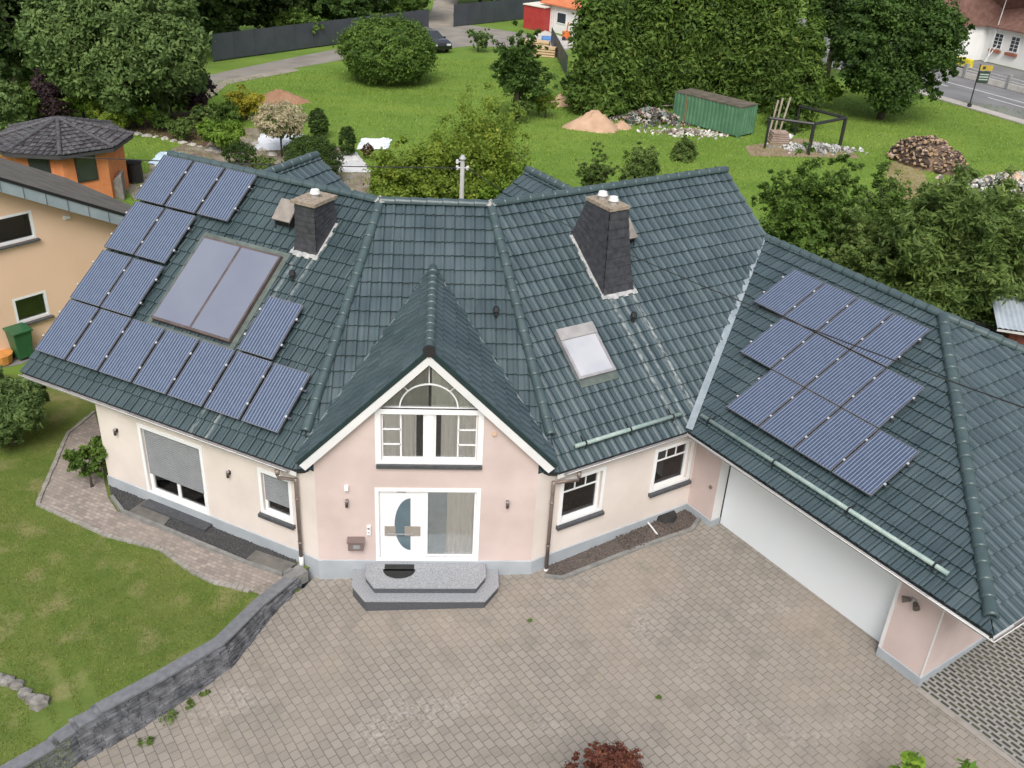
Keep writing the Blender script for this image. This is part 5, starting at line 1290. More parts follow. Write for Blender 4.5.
# piles: branches, rubble
def sticks(name, px, py, w, n, m, label, L_=1.6, h=.8, cat='pile', r=.03):
    B = gz(px, py, 0); mb = MB()
    for i in range(n):
        c = B+A(random.gauss(0,w/3), random.gauss(0,w/5), abs(random.gauss(0,h/2.5))+.05); e = nrm(A(random.gauss(0,1), random.gauss(0,.7), random.gauss(0,.5)))*L_*random.uniform(.3,.6)
        mb.tube([c-e, c+e+A(0,0,random.uniform(-.1,.1))], r*random.uniform(.6,1.3), 5)
    o = mb.build(name, m, None); return tag(o, label, cat, None, 'stuff')
def rubble(name, px, py, w, n, m, label, h=.6, s0=.08, s1=.25, dp=.5, ms=None):
    B = gz(px, py, 0); mb = MB()
    for i in range(n):
        x, y = random.gauss(0,w/3.2), random.gauss(0,w*dp/3.2); z = max(.03, h*math.exp(-(x/(w/2.4))**2-(y/(w*dp/2.4))**2)*random.uniform(.5,1.05)); s_ = random.uniform(s0,s1)
        a = nrm(A(*RNG.normal(size=3))); b = nrm(np.cross(a, A(*RNG.normal(size=3)))); c = np.cross(a, b); mb.box(B+A(x,y,z), (s_,s_*.6,s_*.5), (a,b,c))
    o = mb.build(name, m, None); return tag(o, label, 'pile', None, 'stuff')
m_branch = mat('grey_branches', (.20,.18,.16), .9, (.36,.33,.30), scale=1)
sticks('branch_pile', 622, 104, 4.2, 110, m_branch, 'pile of grey cut branches under the thujas', L_=1.5)
def rub_mat(name, *cs):
    def ex(N, L, tc, out, b):
        v = N.new('ShaderNodeTexVoronoi'); v.inputs['Scale'].default_value = 3.5; L.new(tc.outputs['Object'], v.inputs['Vector'])
        s_ = N.new('ShaderNodeSeparateColor'); L.new(v.outputs['Color'], s_.inputs[0]); cr = N.new('ShaderNodeValToRGB'); cr.color_ramp.interpolation = 'CONSTANT'; e = cr.color_ramp.elements
        e[0].color = (*cs[0],1); e[1].color = (*cs[1],1); e[1].position = 1/len(cs)
        for i, c in enumerate(cs[2:]): x = e.new((i+2)/len(cs)); x.color = (*c,1)
        L.new(s_.outputs[0], cr.inputs[0]); return cr.outputs[0]
    return mat(name, (.2,.2,.2), .85, extra=ex)
m_rub = rub_mat('mixed_rubble', (.10,.09,.085), (.34,.30,.27), (.16,.22,.20), (.45,.42,.38), (.25,.15,.12), (.07,.07,.07))
rubble('rubble_pile', 652, 122, 4.2, 520, m_rub, 'mixed rubble pile left of the green container', h=.9)
rubble('rubble_pile', 690, 134, 4.0, 260, rub_mat('pale_rubble', (.45,.42,.38), (.30,.24,.20), (.60,.58,.54), (.2,.17,.14)), 'flat pale rubble strip in front of the green container', h=.3, dp=.3)
rubble('rubble_pile', 818, 150, 4.0, 240, rub_mat('white_rubble', (.42,.42,.41), (.30,.30,.29), (.16,.16,.14), (.56,.56,.54)), 'white stones scattered under the black steel frame', h=.35, dp=.35, s1=.3)
rubble('rubble_pile', 1010, 190, 4.6, 420, rub_mat('stone_rubble', (.30,.30,.30), (.45,.40,.36), (.16,.15,.15), (.52,.36,.26), (.60,.58,.55)), 'heap of stones and bricks at the right edge of the meadow', h=.9, s1=.4)
rubble('rubble_pile', 996, 214, 2.4, 120, MATS['white_rubble'], 'small heap of pale stones below the brick heap', h=.3, s1=.35)
# brick pallet and white sack
P = gz(777,142,0); t = thing('brick_pallet', P, 'small stack of weathered boards and bricks beside the container', 'stack')
for k in range(5):
    mb = MB(); mb.box(P+Z*(.08+.13*k)+A(random.uniform(-.08,.08),0,0), (1.15-.05*k,.8,.10), (nrm(A(1,random.uniform(-.1,.1),0)), Y, Z)); mb.build('board_layer', mat('weathered_board', (.28,.20,.16), .9, (.42,.33,.28), scale=2), t)
P = gz(786,142,0); mb = MB(); vs = []
P = gz(785,141,0); o = bpy.data.objects.new('white_sack', rks[1].copy()); o.data.materials.clear(); o.data.materials.append(m_whitep); col.objects.link(o); o.location = tuple(P+Z*.25); o.scale = (.8,.8,1.1); o.data.shade_smooth()
tag(o, 'round white sack beside the stack of boards', 'sack')
# leaning poles behind
for i, (a, b, c, dd_) in enumerate(((768,137,772,100),(773,137,776,98),(778,136,784,97))):
    P = gz(a,b,0); z = zat(P[0],P[1],dd_); Q = P+A((c-a)/18,0,z); mb = MB(); mb.tube([P,Q], .06, 6); tag(mb.build('wooden_pole', mat('pale_pole', (.30,.25,.20), .9, (.42,.36,.30), scale=2)), ['leftmost wooden pole leaning behind the boards','middle wooden pole leaning behind the boards','rightmost wooden pole leaning behind the boards, tipped red'][i], 'pole', 'wooden poles behind the board stack')
# black steel frame (clothes or swing frame)
fr_ = thing('steel_frame', gz(808,153,0), 'open black steel frame on two posts standing on the meadow', 'frame')
pA, pB = gz(808,155,0), gz(839,149,0); zA = zat(pA[0],pA[1],124); zB = zat(pB[0],pB[1],118)
for p, z in ((pA,zA),(pB,zB)): mb = MB(); mb.box(p+Z*z/2, (.16,.16,z)); mb.build('post', m_blackm, fr_)
far = gz(770,118,zA); far2 = gz(800,106,zA)
for a, b in ((pA+Z*zA, pB+Z*zB), (pA+Z*zA, far), (pB+Z*zB, far2)): mb = MB(); mb.tube([a,b], .09, 6); mb.build('beam', m_blackm, fr_)
for q in (far, far2): mb = MB(); mb.tube([A(q[0],q[1],0), q], .07, 6); mb.build('post', m_blackm, fr_)
# firewood heap: every log its own object
m_log = rub_mat('firewood', (.15,.09,.06), (.34,.23,.14), (.09,.055,.04), (.42,.34,.27), (.05,.035,.03), (.20,.12,.08))
def log_mesh(seed):
    rg = np.random.default_rng(seed); mb = MB(); r = rg.uniform(.07,.12); a0 = rg.uniform(0,1.5); k = 5; L_ = rg.uniform(.32,.42)
    c = [A(r*math.cos(a), 0, r*math.sin(a)) for a in [a0+pi*1.1*i/k for i in range(k+1)]]
    vs = [q-Y*L_/2 for q in c]+[q+Y*L_/2 for q in c]; n = k+1
    me = bpy.data.meshes.new('log'); me.from_pydata([tuple(v) for v in vs], [], [tuple(range(n)), tuple(range(n,2*n))[::-1]]+[(i,(i+1)%n,(i+1)%n+n,i+n) for i in range(n)]); me.materials.append(m_log); return me
lm = [log_mesh(i) for i in range(8)]
a0, a1 = gz(884,158,0), gz(955,178,0); cen = gz(918,170,0)
cnt = 0
for i in range(4000):
    if cnt >= 298: break
    u, v = random.uniform(-1,1), random.uniform(-1,1)
    if u*u+v*v > 1: continue
    ax = nrm(a1-a0); ay = A(-ax[1],ax[0],0); Lh = np.linalg.norm(a1-a0)*.52
    hh = 1.55*(1-(u*u+v*v))**.6*(1 if u < .2 else .85); 
    P = (a0+a1)/2+ax*u*Lh+ay*(v*1.25+.9)
    o = bpy.data.objects.new('firewood_log', lm[cnt%8]); col.objects.link(o); o.location = (P[0],P[1],max(.08,hh*random.uniform(.93,1.0))); o.rotation_euler = (random.gauss(0,.5), random.uniform(0,6), random.gauss(1.2,.7)); s_ = random.uniform(.9,1.35); o.scale = (s_,s_,s_)
    tag(o, 'split log in the large firewood heap on the meadow', 'log', 'split logs of the firewood heap'); cnt += 1
core = MB(); vs = []; N_ = 24
for j in range(7):
    f = j/6
    for i in range(N_):
        a = 2*pi*i/N_; vs.append((a0+a1)/2+ax*math.cos(a)*Lh*.95*f+ay*(math.sin(a)*1.2*f+.9)+Z*(1.45*max(0,1-f*f)**.6))
core.add(vs, [(j*N_+i, j*N_+(i+1)%N_, (j+1)*N_+(i+1)%N_, (j+1)*N_+i) for j in range(6) for i in range(N_)])
tag(core.build('firewood_heap', rub_mat('heap_core', (.14,.09,.06), (.09,.06,.045), (.22,.15,.10)), None), 'packed inner logs of the firewood heap, seen between the loose ones', 'firewood', None, 'stuff')
tarp([(897,151),(905,144),(930,145),(926,155)], 'white sheet thrown over the top of the firewood heap', h=.1)
for o in bpy.data.objects:
    if o.get('label','').startswith('white sheet thrown'): o.location.z += 0.0
# main road at the right
rd = [gz(a,b,.02) for a,b in [(880,74),(925,88),(950,97),(1024,122)]]; e0, e1 = gz(928,93,.02), gz(1024,121,.02); rdd = nrm(e1-e0); rs = A(-rdd[1],rdd[0],0)
c0 = e0-rdd*60; c1 = e1+rdd*60
def band(name, o1, o2, m, z): g = MB(); g.quad(c0+rs*o1+Z*z, c1+rs*o1+Z*z, c1+rs*o2+Z*z, c0+rs*o2+Z*z); return struct(g.build(name, m))
m_road = mat('road_asphalt', (.15,.15,.155), .9, (.20,.20,.205), scale=.5, detail=8)
band('road', .0, 17., m_road, .0)
g = MB(); g.prism([c0-rs*1.1, c1-rs*1.1, c1, c0], Z*.09); struct(g.build('pavement', mat('pavement_concrete', (.36,.33,.30), .9, (.44,.41,.38), scale=1)))
m_mark = mat('road_marking', (.55,.55,.55), .8, (.65,.65,.65), scale=3)
band('road_marking', 5.2, 5.36, m_mark, .006)
g = MB(); a = gz(988,97.5,.03); 
for k in (-2,-1,0,1,2): p = a+rdd*(9*k); q = p+rdd*5.; g.quad(p+Z*.008-rs*.09, q+Z*.008-rs*.09, q+Z*.008+rs*.09, p+Z*.008+rs*.09)
struct(g.build('road_marking', m_mark))
# stop sign post with timetable boards
P = gz(969,107,.09); t = thing('bus_stop_sign', P, 'bus stop sign with yellow top board and dark timetable frame at the kerb', 'sign'); zt = zat(P[0],P[1],85)
mb = MB(); mb.tube([P, P+Z*(zt+.3)], .045, 8); mb.build('post', m_blackm, t)
cz1 = zat(P[0],P[1],84); cz0 = zat(P[0],P[1],66)
fx = nrm(A(RT[0],RT[1],0)); fy = A(-fx[1],fx[0],0); c = P+fx*.45; h = cz0-cz1
mb = MB(); mb.tube([P+Z*cz1, P+Z*(cz0+.05)], .04, 8); mb.build('post', m_blackm, t)
mb = MB(); mb.box(c+Z*(cz1+h*.33), (.78,.06,h*.66), (fx,fy,Z)); bo = mb.build('timetable_board', mat('dark_green_board', (.03,.05,.04), .4), t)
mb = MB()
for k in (.20,.34,.48): mb.box(c+Z*(cz1+h*k)-fy*.034, (.66,.01,h*.07), (fx,fy,Z))
mb.build('timetable_sheet', mat('pale_sheet', (.35,.42,.38), .6), bo)
mb = MB(); mb.box(c+fx*.02+Z*(cz1+h*.84), (.9,.07,h*.28), (fx,fy,Z)); ho = mb.build('stop_flag', mat('ochre_board', (.42,.28,.03), .5, (.48,.34,.05), scale=3), t)
mb = MB(); mb.box(c-fx*.15+Z*(cz1+h*.84)-fy*.038, (.22,.01,h*.16), (fx,fy,Z)); mb.build('stop_symbol', mat('dark_green_board', (.03,.05,.04)), ho)
mb = MB(); mb.box(P+Z*.12, (.22,.22,.25)); mb.build('post_foot', m_blackm, t)

# white house beyond the road
P0 = gz(936,62,.05)+rs*.6; hx = rdd; hy = rs; far_c = gz(983,60,.05)
wh = thing('white_house', far_c, 'white farmhouse with brown tiled roof and flower boxes across the road', 'house')
m_brown = mat('brown_roof_tiles', (.13,.065,.05), .85, (.20,.11,.09), scale=2.5, detail=8, bump=.5, bscale=8)
m_wwall = mat('white_house_wall', (.70,.70,.69), .9, (.77,.77,.76), scale=1)
# front gable wall faces the road on the right; long wall with eave to the left
C1 = gz(980,60,.05); C2 = C1+hx*13; C3 = gz(938,60,.05)
mb = MB(); ch_ = 3.1; dleft = nrm(C3-C1); Ll = 9.
mb.quad(C1, C2, C2+Z*ch_, C1+Z*ch_); mb.build('wall', m_wwall, wh)
L1 = C1+dleft*Ll
mb = MB(); mb.quad(L1, C1, C1+Z*ch_, L1+Z*ch_); mb.build('side_wall', m_wwall, wh)
bk = hy*9
mb = MB(); mb.quad(C2, C2+bk, C2+bk+Z*ch_, C2+Z*ch_); mb.quad(L1, L1+bk, L1+bk+Z*ch_, L1+Z*ch_); mb.build('rear_wall', m_wwall, wh)
rf = MB(); e1_ = C1+Z*ch_-hy*.5; rdg = Z*4.6+hy*5.
rf.prism([L1-hy*.6+Z*(ch_-.1)+dleft*.5, C1+Z*(ch_-.1)-hy*.6+hx*.3, C1+Z*ch_+rdg+hx*.3, L1+Z*ch_+rdg+dleft*.5], Z*.12)
rf.prism([C1+Z*(ch_-.1)-hy*.6+hx*.32, C2+Z*(ch_-.1)-hy*.6+hx*.4, C2+Z*ch_+rdg, C1+Z*ch_+rdg+hx*.32], Z*.12)
rf.prism([L1+Z*ch_+rdg+dleft*.5, C2+Z*ch_+rdg, C2+hy*10.5+Z*ch_, L1+hy*10.5+Z*ch_], Z*.12)
rf.build('roof', m_brown, wh)
fp = Pl(C1, hx, Z)
if fp.N@(CAM-C1) < 0: fp.N = -fp.N
for k, u in enumerate((.9, 2.7, 6.2, 8.8)):
    f = MB(); ring(f, fp, u, u+1.0, 1.25, 2.6, .07, .0, .06); wo = f.build('window', m_white, wh)
    f = MB(); wbox(f, fp, u+.07, u+.93, 1.32, 2.53, .0, .02); f.build('pane', mat('dark_pane', (.04,.05,.06), .25, spec=.2), wo)
    f = MB(); wbox(f, fp, u+.48, u+.52, 1.32, 2.53, .021, .045)
    for z_ in (1.62,1.92,2.22): wbox(f, fp, u+.07, u+.93, z_-.015, z_+.015, .021, .045)
    f.build('muntins', m_white, wo)
    f = MB(); wbox(f, fp, u-.1, u+1.1, .95, 1.18, .05, .28); fb_ = f.build('flower_box', mat('terracotta_box', (.28,.10,.06), .8), wo)
dm_ = thing('roof_dormer', C1+hx*6+Z*(ch_+1.0), 'x', 'x'); bpy.data.objects.remove(dm_)
dmb = MB(); q = C1+hx*4.4+Z*(ch_+1.3)+hy*1.1; dmb.box(q, (1.6,1.2,1.1), (hx,hy,Z)); dmb.build('dormer', mat('dormer_cladding', (.20,.12,.09), .8), wh)
dmb = MB(); dmb.box(q-hy*.62+Z*.1, (1.1,.03,.7), (hx,hy,Z)); dmb.build('dormer_window', mat('cream_frame', (.55,.45,.35), .6), wh)
# boundary wall with pillars in front of the white house
lw = thing('garden_wall', gz(955,72,.05), 'low whitewashed garden wall with grey pillars before the farmhouse', 'wall')
w0 = gz(942,72,.05); w1 = w0+rdd*16
mb = MB(); mb.prism([w0, w1, w1+rs*.25, w0+rs*.25], Z*.45); mb.build('wall_base', mat('washed_wall', (.42,.40,.37), .9, (.55,.53,.50), scale=1.5), lw)
for k in range(8): mb = MB(); mb.box(w0+rdd*(.1+2.2*k)+rs*.12+Z*.55, (.28,.32,1.1), (rdd,rs,Z)); mb.build('pillar', mat('pillar_grey', (.26,.26,.26), .8), lw)
for k in range(7):
    mb = MB()
    for z_ in (.62,.85): mb.box(w0+rdd*(1.2+2.2*k)+rs*.12+Z*z_, (1.9,.04,.05), (rdd,rs,Z))
    mb.build('railing', m_zinc, lw)
mb = MB(); a = gz(963,62,.5); mb.box(a, (1.9,.5,.7), (rdd,rs,Z)); yb_ = mb.build('yellow_box', mat('yellow_paint', (.62,.52,.03), .5), None, bevel=.04); tag(yb_, 'yellow roadside grit box in front of the farmhouse wall', 'box')
mb = MB(); mb.box(a-rs*.26+Z*.05, (.9,.02,.2), (rdd,rs,Z)); d_ = mb.build('dark_mark', mat('dark_mark', (.08,.07,.03), .6), None); d_.parent = yb_
for (px, lab, tip) in ((986,'thin white flagpole before the farmhouse, upright one',(1000,0)),(984,'thin pale flagpole leaning right before the farmhouse',(1018,0))):
    B = gz(px,62,.1); T_ = gz(tip[0],tip[1],0); z = 6.2; mb = MB(); top = B+Z*z+(fx*.3 if tip[0] == 1000 else fx*3.2)
    mb.tube([B, top], .06, 6, r2=.03); tag(mb.build('flagpole', mat('pole_white', (.6,.6,.6), .5)), lab, 'flagpole')

# sheds by the thujas
Sx = nrm(A(1,-.25,0)); Sy = A(-Sx[1],Sx[0],0)
def shed(name, a, b, dp, h, mwall, mroof, label, over=.3, drop=.3, dark=True, cat='shed'):
    Pa, Pb = gz(*a,0), gz(*b,0); t = thing(name, Pa, label, cat); d = nrm(Pb-Pa); s_ = A(-d[1],d[0],0)
    mb = MB(); mb.prism([Pa, Pb, Pb+s_*dp, Pa+s_*dp], Z*h); mb.build('wall', mwall, t)
    mb = MB(); mb.prism([Pa-d*over-s_*over+Z*(h+.02), Pb+d*over-s_*over+Z*(h+.02), Pb+d*over+s_*(dp+over)+Z*(h+drop), Pa-d*over+s_*(dp+over)+Z*(h+drop)], Z*.1); mb.build('roof', mroof, t); return t, Pa, Pb, d, s_
m_or = mat('orange_roof_tiles', (.52,.15,.06), .8, (.62,.21,.09), scale=2, bump=.4)
t, Pa, Pb, d, s_ = shed('white_shed', (544,30), (578,38), 4.5, 2.4, m_wwall, m_or, 'white outbuilding with orange tiled roof left of the thujas', drop=1.6, over=.4)
pl = Pl(Pa, d, Z); 
if pl.N@(CAM-Pa) < 0: pl.N = -pl.N
f = MB(); ring(f, pl, 1.7, 3.0, .9, 1.9, .07, 0, .05); wo = f.build('window', m_white, t); f = MB(); wbox(f, pl, 1.77, 2.93, .97, 1.83, 0, .02); f.build('pane', MATS['dark_pane'], wo)
f = MB()
for k in range(5): wbox(f, pl, .1+.28*k, .12+.28*k, .1, 2.3, 0, .02)
f.build('board_joint', mat('joint_grey', (.4,.4,.4), .8), t)
shed('red_shed', (523,28), (543,32), 2.2, 2.1, mat('red_paint', (.36,.03,.03), .6, (.42,.05,.045), scale=2), mat('cream_roof', (.70,.66,.58), .7), 'small dark red shed with flat cream roof', over=.1, drop=.05)
mb = MB(); q = [gz(*p, 0) for p in [(525,42),(560,52),(582,46),(545,32)]]; mb.prism(q, Z*.15); tag(mb.build('terrace_deck', mat('pale_deck', (.45,.42,.40), .8, (.58,.55,.52), scale=1)), 'pale paved deck in front of the white outbuilding', 'deck')
tb = gz(549,41,.15); t = thing('blue_tarp_bundle', tb, 'blue covered bundle lying on the pale deck', 'bundle')
mb = MB(); mb.box(tb+Z*.2, (1.3,.8,.35)); mb.build('cover', mat('strong_blue', (.05,.16,.42), .6, (.10,.25,.5), scale=3), t, bevel=.08)
tb = gz(566,40,.15); t = thing('orange_machine', tb, 'small orange machine standing on the deck by the thujas', 'machine')
mb = MB(); mb.box(tb+Z*.45, (.7,.6,.6)); mb.build('body', mat('orange_paint', (.62,.14,.03), .5), t, bevel=.05); mb = MB(); mb.tube([tb+Z*.6, tb+Z*1.5+A(.1,0,0)], .06, 8); mb.build('mast', mat('orange_paint', (.6,.2,.1)), t)
for w_ in (-.25,.25): mb = MB(); mb.tube([tb+A(w_,-.33,.17), tb+A(w_,-.25,.17)], .17, 12); mb.build('wheel', m_blackm, t)
for i, (px, py, lb) in enumerate(((541,56,'long yellow timber stack nearest the dark fence'),(537,50,'shorter yellow timber stack behind the long one'))):
    B = gz(px,py,0); t = thing('timber_stack', B, lb, 'timber'); 
    for k in range(4):
        mb = MB(); mb.box(B+A(0,.0,.1+.2*k), (2.4-.3*i,.9,.14), (Sx,Sy,Z)); mb.build('plank_layer', mat('fresh_timber', (.52,.36,.20), .8, (.62,.46,.28), scale=3), t)

# neighbour house on the left
N0 = A(-12.84,10.35,0); nd = nrm(A(.70,.77,0)); NP = Pl(N0, nd, Z)    # gable wall plane
if NP.N@(CAM-N0) < 0: raise SystemExit('neighbour normal')
nb = thing('neighbour_house', N0, 'apricot neighbour house with grey corrugated roof at the left edge', 'house')
m_apr = mat('apricot_render', (.74,.52,.36), .92, (.79,.56,.40), scale=.9, detail=8, bump=.12, bscale=120)
ra_ = lambda s: 5.50-.535*(s-.36)
wo = [(-8,-.1),(9,-.1),(9,ra_(9) if ra_(9) > 0 else .2),(-2,ra_(-2)),(-8,ra_(-2)-3.2)]
wo = [(-8,-.1),(6.2,-.1),(6.2,ra_(6.2)-.02),(-2,ra_(-2)),(-8,ra_(-2)-3.2)]
hs_ = [rect(0,1.05,1.0,1.84), rect(-.9,1.10,3.55,4.42)]
V, Fc = cdt(wo, hs_); mb = MB(); mb.add([NP.at(*q) for q in V], Fc)
for h in hs_:
    for i in range(4): mb.quad(NP.at(*h[i]), NP.at(*h[(i+1)%4]), NP.at(*h[(i+1)%4],-.14), NP.at(*h[i],-.14))
mb.build('wall', m_apr, nb)
for h in hs_:
    (a, c), (b, _), (_, d_) = h[0], h[1], h[2]
    f = MB(); ring(f, NP, a, b, c, d_, .075, -.10, .005); w_ = f.build('window', m_white, nb)
    f = MB(); wbox(f, NP, a+.07, b-.07, c+.07, d_-.07, -.06, -.05); f.build('pane', m_glass, w_)
    f = MB(); f.prism([NP.at(a-.06,c-.01,-.05), NP.at(a-.06,c-.03,.12), NP.at(a-.06,c-.07,.12), NP.at(a-.06,c-.07,-.05)], NP.U*(b-a+.12)); f.build('sill', m_slate, w_)
    f = MB(); e=.1; f.quad(NP.at(a-e,c-e,-.8), NP.at(b+e,c-e,-.8), NP.at(b+e,d_+e,-.8), NP.at(a-e,d_+e,-.8)); f.quad(NP.at(a-e,c-e,-.15), NP.at(b+e,c-e,-.15), NP.at(b+e,c-e,-.8), NP.at(a-e,c-e,-.8)); f.quad(NP.at(a-e,d_+e,-.15), NP.at(b+e,d_+e,-.15), NP.at(b+e,d_+e,-.8), NP.at(a-e,d_+e,-.8)); f.quad(NP.at(a-e,c-e,-.15),NP.at(a-e,d_+e,-.15),NP.at(a-e,d_+e,-.8),NP.at(a-e,c-e,-.8)); f.quad(NP.at(b+e,c-e,-.15),NP.at(b+e,d_+e,-.15),NP.at(b+e,d_+e,-.8),NP.at(b+e,c-e,-.8)); f.build('room_interior', MATS['dim_room'], w_)
# roof slope: descends along +nd, ribs run down the slope
rt0, rt1 = NP.at(-2, ra_(-2)+.10, .45), NP.at(6.6, ra_(6.6)+.10, .45); dn = nrm(rt1-rt0); bk_ = -NP.N; Wr = 9.; pn = nrm(np.cross(dn, bk_)); pn = pn if pn[2] > 0 else -pn
vs = []; k = int(Wr/.25); prof = []
for i in range(k): prof += [(i*.25,0),(i*.25+.15,0),(i*.25+.17,.03),(i*.25+.23,.03)]
mb = MB(); mb.add([rt0+bk_*x+pn*z for x, z in prof]+[rt1+bk_*x+pn*z for x, z in prof], [(i,i+1,i+1+len(prof),i+len(prof)) for i in range(len(prof)-1)])
mb.build('roof', mat('grey_fibre_cement', (.10,.095,.09), .85, (.15,.14,.13), scale=1.5, detail=8), nb)
mb = MB(); mb.prism([rt0-pn*.03, rt1-pn*.03, rt1+bk_*Wr-pn*.03, rt0+bk_*Wr-pn*.03], -pn*.12); mb.build('roof_deck', m_under, nb)
mb = MB(); q0_, q1_ = NP.at(-2, ra_(-2)+.10, .47), NP.at(6.6, ra_(6.6)+.10, .47); mb.prism([q0_-Z*.06, q1_-Z*.06, q1_-Z*.42, q0_-Z*.42], NP.N*.03); mb.build('rake_fascia', mat('zinc_fascia', (.27,.33,.36), .5, (.34,.40,.43), scale=2), nb)
mb = MB()
for i in range(14): P = q0_+(q1_-q0_)*(i+.5)/14; mb.box(P-Z*.24+NP.N*.035, (.02,.02,.36), (NP.U,NP.N,Z))
mb.build('fascia_joint', mat('joint_dark', (.12,.14,.15), .6), nb)
mb = MB(); mb.prism([q0_-Z*.06, q1_-Z*.06, q1_+Z*.04, q0_+Z*.04], NP.N*.06); mb.build('rake_trim', m_blackm, nb)
mb = MB(); mb.quad(NP.at(-8,-.1), NP.at(-8,3.), NP.at(-8,3.,-9), NP.at(-8,-.1,-9)); mb.quad(NP.at(6.2,-.1), NP.at(6.2,ra_(6.2)), NP.at(6.2,ra_(6.2),-9), NP.at(6.2,-.1,-9)); mb.quad(NP.at(-8,-.1,-9),NP.at(6.2,-.1,-9),NP.at(6.2,2,-9),NP.at(-8,2,-9)); mb.build('rear_wall', m_apr, nb)
rb0, rb1 = NP.at(-2, ra_(-2)+.10, .45), NP.at(-8.6, ra_(-2)-3.4, .45); mb = MB(); mb.prism([rb0, rb1, rb1+bk_*Wr, rb0+bk_*Wr], Z*.12); mb.build('roof', MATS['grey_fibre_cement'], nb)
vp = MB(); P = NP.at(*NP.uv(66,217)); vp.box(P+NP.N*.04, (.2,.1,.08), (NP.U,Z,NP.N)); vp.build('wall_vent', m_white, nb)
P = gz(60,352,.01)
sheet('yard', [(-40,372),(0,368),(22,364),(45,350),(140,335),(140,300),(-40,300)], mat('yard_concrete', (.20,.20,.19), .9, (.28,.27,.26), scale=1), .012)
# wheelie bin
B = gz(24,358,.012); t = thing('wheelie_bin', B, 'green wheelie bin against the apricot neighbour wall', 'bin'); ux = NP.U; uy = NP.N; m_bin = mat('bin_green', (.02,.09,.035), .5, (.03,.12,.05), scale=3)
mb = MB(); lo = [B+ux*a*.22+uy*b*.20+Z*.08 for a, b in ((-1,-1),(1,-1),(1,1),(-1,1))]; hi = [B+ux*a*.28+uy*b*.28+Z*.95 for a, b in ((-1,-1),(1,-1),(1,1),(-1,1))]
mb.add(lo+hi, [(0,1,2,3),(4,5,6,7),(0,1,5,4),(1,2,6,5),(2,3,7,6),(3,0,4,7)]); mb.build('bin_body', m_bin, t, bevel=.02)
mb = MB(); mb.prism([B+ux*a*.31+uy*b+Z*z for a, b, z in ((-1,-.32,.97),(1,-.32,.97),(1,.34,.96),(-1,.34,.96))], Z*.06); mb.build('lid', m_bin, t, bevel=.015)
mb = MB(); mb.tube([B-ux*.25-uy*.36+Z*.93, B+ux*.25-uy*.36+Z*.93], .018, 6); mb.build('handle', m_bin, t)
for a in (-1,1): mb = MB(); mb.tube([B+ux*a*.20-uy*.25+Z*.1, B+ux*a*.27-uy*.25+Z*.1], .1, 12); mb.build('wheel', m_blackm, t)
B = gz(2,362,.05); mb = MB(); mb.tube([B, B+Z*.3], .3, 12, r2=.36); tag(mb.build('flower_pot', mat('orange_pot', (.55,.24,.06), .8)), 'orange tub at the foot of the apricot wall, at the left edge', 'pot')
# garden pavilion
ec = gz(63,137,2.45); pr_ = 3.15; er = gz(132,138,2.45)
pc = A(ec[0]-.1, ec[1]+.0, 0); R8 = abs(er[0]-pc[0])*1.0; ap_ = zat(pc[0],pc[1],119)
pv = thing('garden_pavilion', pc, 'octagonal orange garden pavilion with dark tiled pointed roof', 'pavilion')
m_ptile = mat('pavilion_tiles', (.045,.042,.045), .6, (.12,.11,.115), scale=5, extra=tile_extra(.35,.3)); m_pcap = mat('pavilion_caps', (.05,.048,.055), .6, (.09,.088,.095), scale=5)
a_off = rad(22.5)-rad(4)
apx = A(pc[0],pc[1],ap_); ZE = 2.42
cnr = [A(pc[0]+R8*math.cos(a_off+k*pi/4), pc[1]+R8*math.sin(a_off+k*pi/4), ZE) for k in range(8)]
for k in range(8):
    a, b = cnr[k], cnr[(k+1)%8]; pl = Pl(a, b-a, apx-(a+b)/2); 
    if pl.N[2] < 0: pl = Pl(b, a-b, apx-(a+b)/2)
    tiles('roof_facet', pl, [uvof(pl,a), uvof(pl,b), uvof(pl,apx)], m_ptile, pv, w=.26, c=.30)
cb_ = MB()
for k in range(8): caps(cb_, cnr[k]+Z*.05, apx+Z*.06, r=.10, L=.35)
cb_.build('hip_caps', m_pcap, pv, smooth=True)
wr_ = R8*.84; cw_ = [A(pc[0]+wr_*math.cos(a_off+k*pi/4), pc[1]+wr_*math.sin(a_off+k*pi/4), 0) for k in range(8)]
m_owall = mat('orange_boards', (.58,.20,.075), .75, (.66,.25,.10), scale=3)
for k in range(8):
    a, b = cw_[k], cw_[(k+1)%8]; pl = Pl(a, b-a, Z); L_ = np.linalg.norm(b-a)
    mb = MB(); n_ = pl.N if pl.N@(a-pc) > 0 else -pl.N
    mb.quad(a, b, b+Z*2.5, a+Z*2.5)
    for j in range(1, int(L_/.2)): mb.box(pl.at(j*.2, 1.25)+n_*.004, (.012,.012,2.5), (pl.U,n_,Z))
    mb.build('board_wall', m_owall, pv)
    if k in (5,6):
        c = (a+b)/2+Z*1.62; f = MB(); f.box(c+n_*.03, (L_*.46,.05,1.15), (pl.U,n_,Z)); fo = f.build('window', mat('dark_wood_frame', (.035,.03,.025), .6), pv); f = MB(); f.box(c+n_*.06, (L_*.40,.02,1.03), (pl.U,n_,Z)); f.build('pane', MATS['car_glass'], fo)
fb_ = MB(); fb_.add([q-Z*.02 for q in cnr]+[q-Z*.16 for q in cnr], [(k,(k+1)%8,(k+1)%8+8,k+8) for k in range(8)]); fb_.build('eave_board', mat('dark_eave', (.05,.05,.055), .6), pv)
